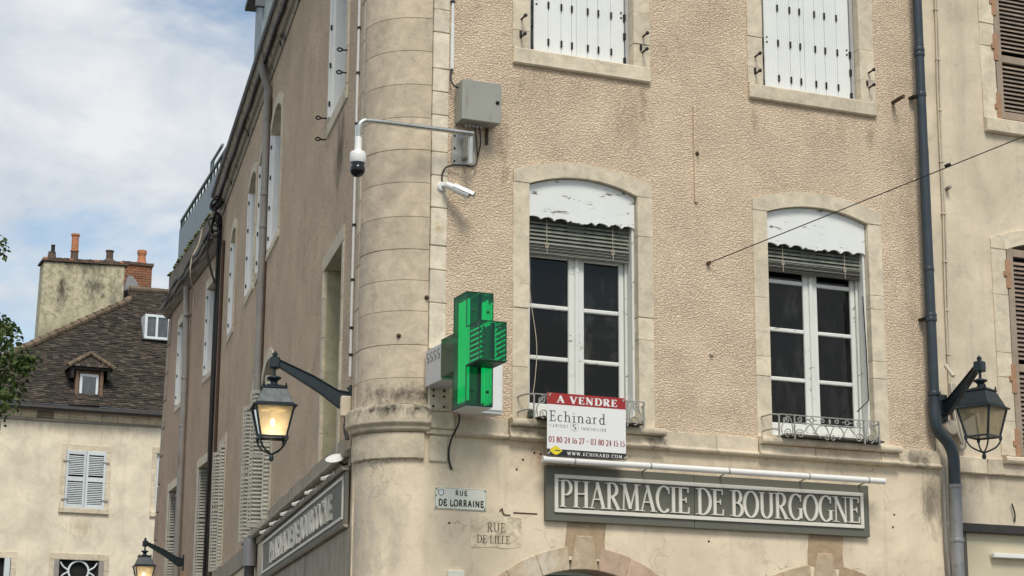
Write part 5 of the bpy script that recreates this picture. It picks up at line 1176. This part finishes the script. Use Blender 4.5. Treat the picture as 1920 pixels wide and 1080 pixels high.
for z in (ZT-.16, ZB+.12):
    for x in (-.15, -.01): MB().lathe(FF.p(x, -(YV0-.0006), z), [(.014, 0), (.014, .004), (.006, .006)], 10, FF.N).build('screw', 'cross dark', PC)
for k in range(4):
    for x in (-.03, -.165): MB().lathe(FF.p(x, -(YA-.0006), ZA+.06+k*.07), [(.012, 0), (.012, .004), (.005, .006)], 8, FF.N).build('screw', 'cross dark', PC)
bx_ = MB().box(*cy(X0+.002, X1-.002, YB+.004, -.045, ZA-.025, ZC-.03)).build('mounting_box', 'cross box', PC, bevel=.004)
FX = Frame((X0+.002, 0, 0), (0, -1, 0), (-1, 0, 0))
for k in range(4): MB().box(FX, .10+k*.085, .103+k*.085, 0, .003, ZA-.02, ZC-.035).build('panel_seam', 'camera grey', bx_)
text('SSSS', FX, .075, .40, ZC-.15, .085, .0005, .001, 'ink grey', bx_, sp=.18, thick=.14, thin=.06, ser=0)
MB().box(FF, -.155, .05, .013, .045, 4.29, 4.50).build('wall_plate', 'limestone', PC, bevel=.004)
for x in (-.12, -.02):
    for z in (4.33, 4.42, 4.47): MB().lathe(FF.p(x, .045, z), [(.011, 0), (.011, .006), (.004, .009)], 8, FF.N).build('bolt', 'iron black', PC)
LBx = thing('light_box', 'narrow white light box on the wall right behind the pharmacy cross', 'light box', FF.p(.3, .2, 4.3))
MB().box(FF, .06, .405, .18, .36, 4.27, 4.95).build('case', 'white board', LBx, bevel=.012, seg=2); MB().box(FF, .06, .40, .19, .35, 4.25, 4.269).build('base', 'cross box', LBx); MB().box(FF, .08, .12, 0, .18, 4.4, 4.44).build('wall_arm', 'galvanised', LBx); MB().box(FF, .08, .12, 0, .18, 4.8, 4.84).build('wall_arm', 'galvanised', LBx)

# ================================================================== cameras and cabinet
CB = thing('electrical_cabinet', 'grey metal wall cabinet beside the camera arm', 'cabinet', FF.p(.24, .1, 6.93))
MB().box(FF, .055, .432, .02, .188, 6.928, 7.304).build('body', 'cabinet grey', CB, bevel=.008, seg=2); dr = MB().box(FF, .052, .435, .190, .206, 6.925, 7.306).build('door', 'cabinet grey', CB, bevel=.006, seg=2)
MB().lathe(FF.p(.395, .206, 7.12), [(.018, 0), (.018, .008), (.008, .012)], 12, FF.N).build('lock', 'iron black', dr); MB().box(FF, .378, .412, .214, .222, 7.112, 7.128).build('handle', 'iron black', dr, bevel=.003); MB().lathe(FF.p(.17, .206, 7.255), [(.006, 0), (.006, .004)], 8, FF.N).build('rivet', 'galvanised', dr)
for k in range(5): MB().lathe(FF.p(.14+k*.035, .09, 6.928), [(.011, 0), (.013, -.012), (.013, -.022), (.008, -.035)], 8).build('cable_gland', 'camera grey', CB)
MB().box(FF, .36, .385, .0, .02, 6.78, 6.93).build('mounting_strap', 'rusty iron', CB)
MB().tube(curve(FF.p(.022, .02, 7.46), FF.p(.005, .03, 7.38), FF.p(.01, .06, 7.30), FF.p(.035, .09, 7.26), FF.p(.06, .10, 7.25)), .009, 6).build('feed_cable', 'cable black', CB)
CA = thing('dome_camera', 'white dome security camera hanging from a long steel arm over the corner', 'camera', FF.p(.14, 0, 6.6))
pl = MB().box(FF, .032, .255, .012, .020, 6.552, 6.846).build('back_plate', 'galvanised', CA, bevel=.002)
for x in (.055, .23):
    for z in (6.58, 6.70, 6.82): MB().lathe(FF.p(x, .020, z), [(.010, 0), (.010, .007), (.004, .010)], 8, FF.N).build('bolt', 'iron black', pl)
MB().box(FF, .125, .175, .020, .16, 6.60, 6.80).build('web', 'galvanised', CA, bevel=.003)
MB().tube([FF.p(.150, .175, 6.52), FF.p(.150, .175, 6.82)], .026, 12).build('post', 'steel', CA, smooth=True)
MB().tube(curve(FF.p(.165, .20, 6.80), FF.p(-.3, .22, 6.79), FF.p(-.80, .25, 6.775), FF.p(-.895, .252, 6.755), FF.p(-.928, .253, 6.70), FF.p(-.931, .253, 6.60)), .023, 14).build('arm', 'steel', CA, smooth=True)
MB().lathe(FF.p(-.930, .253, 0), [(.027, 6.61), (.030, 6.60), (.032, 6.50), (.036, 6.485), (.060, 6.475), (.066, 6.465), (.072, 6.44), (.072, 6.39), (.066, 6.375)], 20).build('housing', 'camera white', CA, smooth=True)
MB().lathe(FF.p(-.930, .253, 0), [(.058, 6.374), (.056, 6.35)]+[(.067*math.cos(R(a)), 6.315+.067*math.sin(R(a))) for a in range(40, -90, -10)], 20).build('dome', 'black gloss', CA, smooth=True)
for k in range(2): MB().tube(curve(FF.p(.22+k*.05, .09, 6.90), FF.p(.245+k*.04, .08, 6.78), FF.p(.265+k*.02, .05, 6.70), FF.p(.27, .04, 6.62), FF.p(.24, .06, 6.55), FF.p(.16, .10, 6.525)), .006, 6).build('cable', 'cable black', CA)
BC = thing('bullet_camera', 'small white bullet camera on the pale stone strip below the cabinet', 'camera', FF.p(-.07, 0, 6.3))
MB().lathe(FF.p(-.06, .010, 6.325), [(.046, 0), (.046, .018), (.036, .028)], 18, FF.N).build('base', 'camera white', BC, smooth=True)
MB().tube(curve(FF.p(-.06, .03, 6.325), FF.p(-.05, .06, 6.32), FF.p(-.03, .085, 6.325)), .016, 10).build('joint', 'camera grey', BC, smooth=True)
a = FF.p(-.05, .10, 6.325); b = FF.p(.135, .20, 6.225); d = (b-a).normalized(); L0 = (b-a).length
MB().lathe(a, [(.020, -.01), (.034, .0), (.034, L0*.35), (.039, L0*.37), (.039, L0)], 18, d).build('barrel', 'camera white', BC, smooth=True)
MB().lathe(b, [(.034, .0), (.032, .002), (.012, .004)], 16, d).build('lens', 'black gloss', BC)
sd_ = d.cross(Vector((0, 0, 1))).normalized(); ud = sd_.cross(d); hs = MB()
A0 = [a+d*(L0*.30)+(sd_*math.cos(R(t_))+ud*math.sin(R(t_)))*.046 for t_ in range(10, 171, 16)]; B0 = [b+d*.04+(sd_*math.cos(R(t_))+ud*math.sin(R(t_)))*.046 for t_ in range(10, 171, 16)]
n = len(A0); hs.add(A0+B0+[x-ud*.004 for x in A0]+[x-ud*.004 for x in B0], [(i, i+1, n+i+1, n+i) for i in range(n-1)]+[(2*n+i, 3*n+i, 3*n+i+1, 2*n+i+1) for i in range(n-1)]); hs.build('sun_hood', 'camera white', BC, smooth=True)
MB().tube(curve(FF.p(.16, .10, 6.53), FF.p(.08, .06, 6.535), FF.p(-.02, .04, 6.51), FF.p(-.06, .03, 6.45), FF.p(-.062, .03, 6.37)), .007, 6).build('cable', 'cable black', BC)

# ================================================================== signs
SG = thing('shop_sign', 'long olive signboard PHARMACIE DE BOURGOGNE on the front wall', 'sign', FF.p(2.6, .02, 3.4), 'pharmacy signboards')
MB().box(FF, .951, 2.43, .005, .050, 3.390, 3.877).build('panel', 'sign olive', SG, bevel=.003); MB().box(FF, 2.433, 4.307, .005, .0505, 3.388, 3.875).build('panel', 'sign olive', SG, bevel=.003)
u0, u1, z0, z1, bw = 1.030, 4.238, 3.463, 3.801, .034
for a in ((u0, u1, z0, z0+bw), (u0, u1, z1-bw, z1), (u0, u0+bw, z0+bw+.0005, z1-bw-.0005), (u1-bw, u1, z0+bw+.0005, z1-bw-.0005)): MB().box(FF, a[0], a[1], .049, .068, a[2], a[3]).build('frame_strip', 'sign cream', SG, bevel=.003)
text('PHARMACIE DE BOURGOGNE', FF, 1.075, 4.195, 3.515, .235, .049, .017, 'sign cream', SG, sp=-.005, per=True, thick=.142, thin=.048)
SL_ = thing('shop_sign', 'weathered olive signboard PHARMACIE DE BOURGOGNE along the side wall', 'sign', FL.p(3.4, .02, 3.4), 'pharmacy signboards')
MB().box(FL, .20, 6.9, .014, .045, 3.36, 3.835).build('panel', 'sign side olive', SL_, bevel=.003)
MB().prism(Frame(FL.O, FL.N, FL.U), [(.02, 3.838), (.075, 3.838), (.085, 3.86), (.02, 3.866)], .19, 6.92).build('top_moulding', 'shopfront wood', SL_)
MB().prism(Frame(FL.O, FL.N, FL.U), [(.014, 3.33), (.05, 3.335), (.065, 3.358), (.014, 3.358)], .19, 6.92).build('bottom_moulding', 'shopfront wood', SL_)
u0, u1, z0, z1, bw = .30, 6.75, 3.41, 3.80, .03
for a in ((u0, u1, z0, z0+bw), (u0, u1, z1-bw, z1), (u0, u0+bw, z0+bw+.0005, z1-bw-.0005), (u1-bw, u1, z0+bw+.0005, z1-bw-.0005)): MB().box(FL, a[0], a[1], .044, .060, a[2], a[3]).build('frame_strip', 'sign cream', SL_, bevel=.003)
FLr = Frame(FL.p(6.9, 0, 0), -FL.U, FL.N)
text('PHARMACIE DE BOURGOGNE', FLr, 1.00, 5.95, 3.475, .235, .044, .024, 'sign cream', SL_, sp=-.005, per=True, thick=.142, thin=.048)
for k, s_ in enumerate((1.1, 2.25, 3.25, 4.25, 5.3, 6.3)):
    t_ = thing('sign_spotlight', ['', 'second ', 'third ', 'fourth ', 'fifth ', 'sixth '][k]+('small white arm lamp nearest the corner over the side signboard' if k == 0 else 'small white arm lamp from the corner over the side signboard'), 'lamp', FL.p(s_, .02, 3.88), 'arm lamps over the side signboard')
    MB().box(FL, s_-.03, s_+.03, .02, .03, 3.875, 3.945).build('base', 'tube white', t_, bevel=.004); MB().tube(curve(FL.p(s_, .03, 3.915), FL.p(s_, .07, 3.90), FL.p(s_, .12, 3.875)), .012, 8).build('arm', 'tube white', t_); MB().lathe(FL.p(s_, .12, 3.875), [(.026, -.02), (.030, 0), (.018, .012)], 10).build('head', 'tube white', t_)
t_ = thing('sign_floodlight', 'white oval floodlight at the corner end of the side signboard', 'lamp', FL.p(.3, .02, 3.95))
MB().lathe(FL.p(.30, .13, 3.95), [(.03, -.03), (.085, -.005), (.09, .006), (.06, .022), (.01, .03)], 20, (FL.N*.25+Vector((0, 0, .80))-FL.U*.45).normalized()).build('head', 'camera white', t_, smooth=True); MB().tube(curve(FL.p(.30, .01, 3.92), FL.p(.30, .06, 3.90), FL.p(.31, .11, 3.95)), .010, 8).build('arm', 'iron black', t_)
TL = thing('sign_tube_light', 'long white tube light above the front signboard', 'lamp', FF.p(2.6, .1, 3.9))
MB().tube([FF.p(.857, .2, 3.905), FF.p(4.383, .2, 3.905)], .029, 14).build('tube', 'tube white', TL, smooth=True)
for x in (.857, 4.383): MB().lathe(FF.p(x-.006, .2, 3.905), [(.031, 0), (.031, .012)], 14, FF.U).build('end_cap', 'camera white', TL)
for x in (1.15, 1.9, 2.7, 3.55, 4.2):
    MB().tube([FF.p(x, .045, 3.872), FF.p(x, .20, 3.895)], .007, 6).build('bracket', 'galvanised', TL); MB().lathe(FF.p(x, .2, 3.905), [(.031, 0), (.031, .014)], 14, FF.U).build('clamp', 'galvanised', TL)
FS = thing('for_sale_sign', 'white A VENDRE board with red header tied to the window railing', 'sign', FF.p(1.27, .24, 3.94))
sl = .006
MB().box(FF, .882, 1.652, .225, .229, 3.940, 4.497).build('board', 'white board', FS)
MB().box(FF, .882, 1.652, .2291, .2302, 4.395, 4.497).build('red_band', 'red board', FS); MB().box(FF, .882, 1.652, .2291, .2302, 3.940, 3.997).build('black_band', 'black board', FS)
text('A VENDRE', FF, .975, 1.565, 4.412, .062, .2303, .0008, 'white board', FS, sp=.13, thick=.22, thin=.09)
text('Echinard', FF, .905, 1.452, 4.245, .093, .2291, .0008, 'ink grey', FS, sp=.14, thick=.11, thin=.05)
text('CABINET', FF, .905, 1.085, 4.195, .022, .2291, .0006, 'ink pale', FS, sp=.32, thick=.14, thin=.07); text('IMMOBILIER', FF, 1.212, 1.456, 4.185, .022, .2291, .0006, 'ink pale', FS, sp=.32, thick=.14, thin=.07)
em = MB().strip(FF, [(1.147+.040*math.cos(R(a)), 4.204+.040*math.sin(R(a))) for a in range(0, 361, 15)], [(1.147+.037*math.cos(R(a)), 4.204+.037*math.sin(R(a))) for a in range(0, 361, 15)], .2291, .2295).build('emblem', 'ink pale', FS)
glyph_m = MB(); glyph(glyph_m, FF, 'S', 1.128, 4.182, .066, .046, .2291, .0008, thick=.14, thin=.06, ser=0); glyph_m.build('emblem_letter', 'ink grey', FS)
text('03 80 24 16 27 - 03 80 24 15 15', FF, .898, 1.640, 4.058, .062, .2291, .0007, 'ink red', FS, sp=.05, thick=.19, thin=.09); text('WWW.ECHINARD.COM', FF, 1.075, 1.612, 3.952, .029, .2303, .0007, 'white board', FS, sp=.18, thick=.16, thin=.08)
MB().prism(FF, [(.905, 3.985), (.935, 3.957), (.965, 3.945), (.995, 3.957), (1.028, 3.985), (.995, 4.013), (.965, 4.028), (.935, 4.013)], .2303, .2312).build('yellow_badge', 'yellow board', FS)
MB().prism(FF, [(.955, 3.981), (1.008, 3.981), (1.006, 3.990), (.957, 3.990)], .2312, .2316).build('badge_print', 'ink grey', FS)
for x, z in ((.905, 4.475), (1.630, 4.475), (.897, 3.957), (1.638, 3.957)): MB().lathe(FF.p(x, .229, z), [(.011, 0), (.011, .0025), (.007, .0028)], 10, FF.N).build('eyelet', 'galvanised', FS); MB().tube(curve(FF.p(x, .232, z), FF.p(x+.01, .236, z+.012), FF.p(x, .21, z+.022), FF.p(x, .2, z)), .003, 5).build('tie', 'cable cream', FS)
NP = thing('street_name_plate', 'cream enamel street plate reading RUE DE LORRAINE', 'sign', FF.p(.16, 0, 3.45))
MB().box(FF, -.080, .404, .002, .010, 3.446, 3.634).build('plate', 'plate cream', NP, bevel=.003)
for a in ((-.074, .398, 3.4515, 3.4535), (-.074, .398, 3.6265, 3.6285), (-.074, -.072, 3.4535, 3.6265), (.396, .398, 3.4535, 3.6265)): MB().box(FF, a[0], a[1], .010, .0106, a[2], a[3]).build('border', 'dark green ink', NP)
text('RUE', FF, .110, .220, 3.570, .042, .0101, .0008, 'dark green ink', NP, sp=.14, thick=.17, thin=.17, ser=0); text('DE LORRAINE', FF, -.045, .375, 3.475, .055, .0101, .0008, 'dark green ink', NP, sp=.10, thick=.20, thin=.20, ser=0)
def shield(k): return [(-.022-.028*k+.0, 3.612+.0), (-.022, 3.614), (-.022+.028*k, 3.612), (-.022+.026*k, 3.575), (-.022, 3.556), (-.022-.026*k, 3.575)]
MB().prism(FF, shield(1), .0101, .0108).build('crest', 'ink grey', NP); MB().prism(FF, [(-.043, 3.608), (-.022, 3.609), (-.001, 3.608), (-.003, 3.578), (-.022, 3.563), (-.041, 3.578)], .0109, .0114).build('crest_field', 'house white', NP)
MB().prism(FF, [(-.030, 3.604), (-.022, 3.596), (-.014, 3.604), (-.016, 3.598), (-.022, 3.588), (-.028, 3.598)], .0115, .0118).build('crest_figure', 'ink pale', NP)
for x, z in ((-.062, 3.617), (.386, 3.617), (-.062, 3.463), (.386, 3.463), (-.067, 3.56)): MB().lathe(FF.p(x, .010, z), [(.006, 0), (.006, .003), (.002, .005)], 8, FF.N).build('screw', 'iron black', NP)

# ================================================================== tree at the left edge
TR = thing('tree', 'leafy green tree reaching in at the left edge', 'tree', (-4.9, 13.5, 0))
tk = MB(); tk.tube(curve((-4.9, 13.5, 0), (-4.85, 13.5, 2.5), (-4.75, 13.45, 4.6), (-4.6, 13.5, 6.8), (-4.5, 13.4, 8.6)), [.22-.0045*i for i in range(41)], 10)
for k in range(9):
    z = 4.2+k*.5; an = k*2.4; tip = Vector((-4.7+2.3*math.cos(an), 13.45+2.0*math.sin(an), z+1.2)); tk.tube(curve((-4.72, 13.47, z), Vector((-4.72, 13.47, z)).lerp(tip, .5)+Vector((0, 0, .15)), tip), [.07-.0026*i for i in range(21)], 6)
tk.build('trunk', 'bark', TR, smooth=True)
lv = MB(); cl_ = []
for (px, pz, rr) in ((-2.25, 6.2, .42), (-2.15, 6.62, .44), (-1.86, 6.70, .22), (-2.25, 7.0, .38), (-2.12, 7.3, .2), (-2.5, 8.35, .32), (-2.42, 8.0, .18), (-2.55, 7.45, .3), (-2.3, 5.95, .3), (-2.6, 6.3, .5), (-2.6, 6.9, .5), (-2.7, 5.6, .4)): cl_.append((Vector((px, 12.4+random.uniform(-.4, .4), pz)), rr))
for k in range(46):
    a = random.uniform(0, 6.28); r = random.uniform(.4, 1.9); cl_.append((Vector((-4.7+r*math.cos(a), 13.5+r*math.sin(a), random.uniform(4.6, 9.2))), random.uniform(.45, .8)))
for c0, rr in cl_:
    for k in range(int((900 if c0.y < 12.9 and c0.x > -2.9 else 700)*rr)):
        d = Vector((random.gauss(0, 1), random.gauss(0, 1), random.gauss(0, .8))).normalized()*rr*random.random()**.45
        p = c0+d; ax = Vector((random.gauss(0, 1), random.gauss(0, 1), random.gauss(0, .5))).normalized(); bx = ax.cross(Vector((random.gauss(0, 1), random.gauss(0, 1), random.gauss(0, 1)))).normalized(); s_ = random.uniform(.05, .095)
        tipv = ax*s_+Vector((0, 0, -s_*.4)); nn = ax.cross(bx)
        lv.add([p, p+tipv*.45+bx*s_*.42+nn*s_*.1, p+tipv, p+tipv*.45-bx*s_*.42+nn*s_*.1], [(0, 1, 2, 3)])
lv.build('crown', 'leaves', TR, kind='stuff', recalc=False)
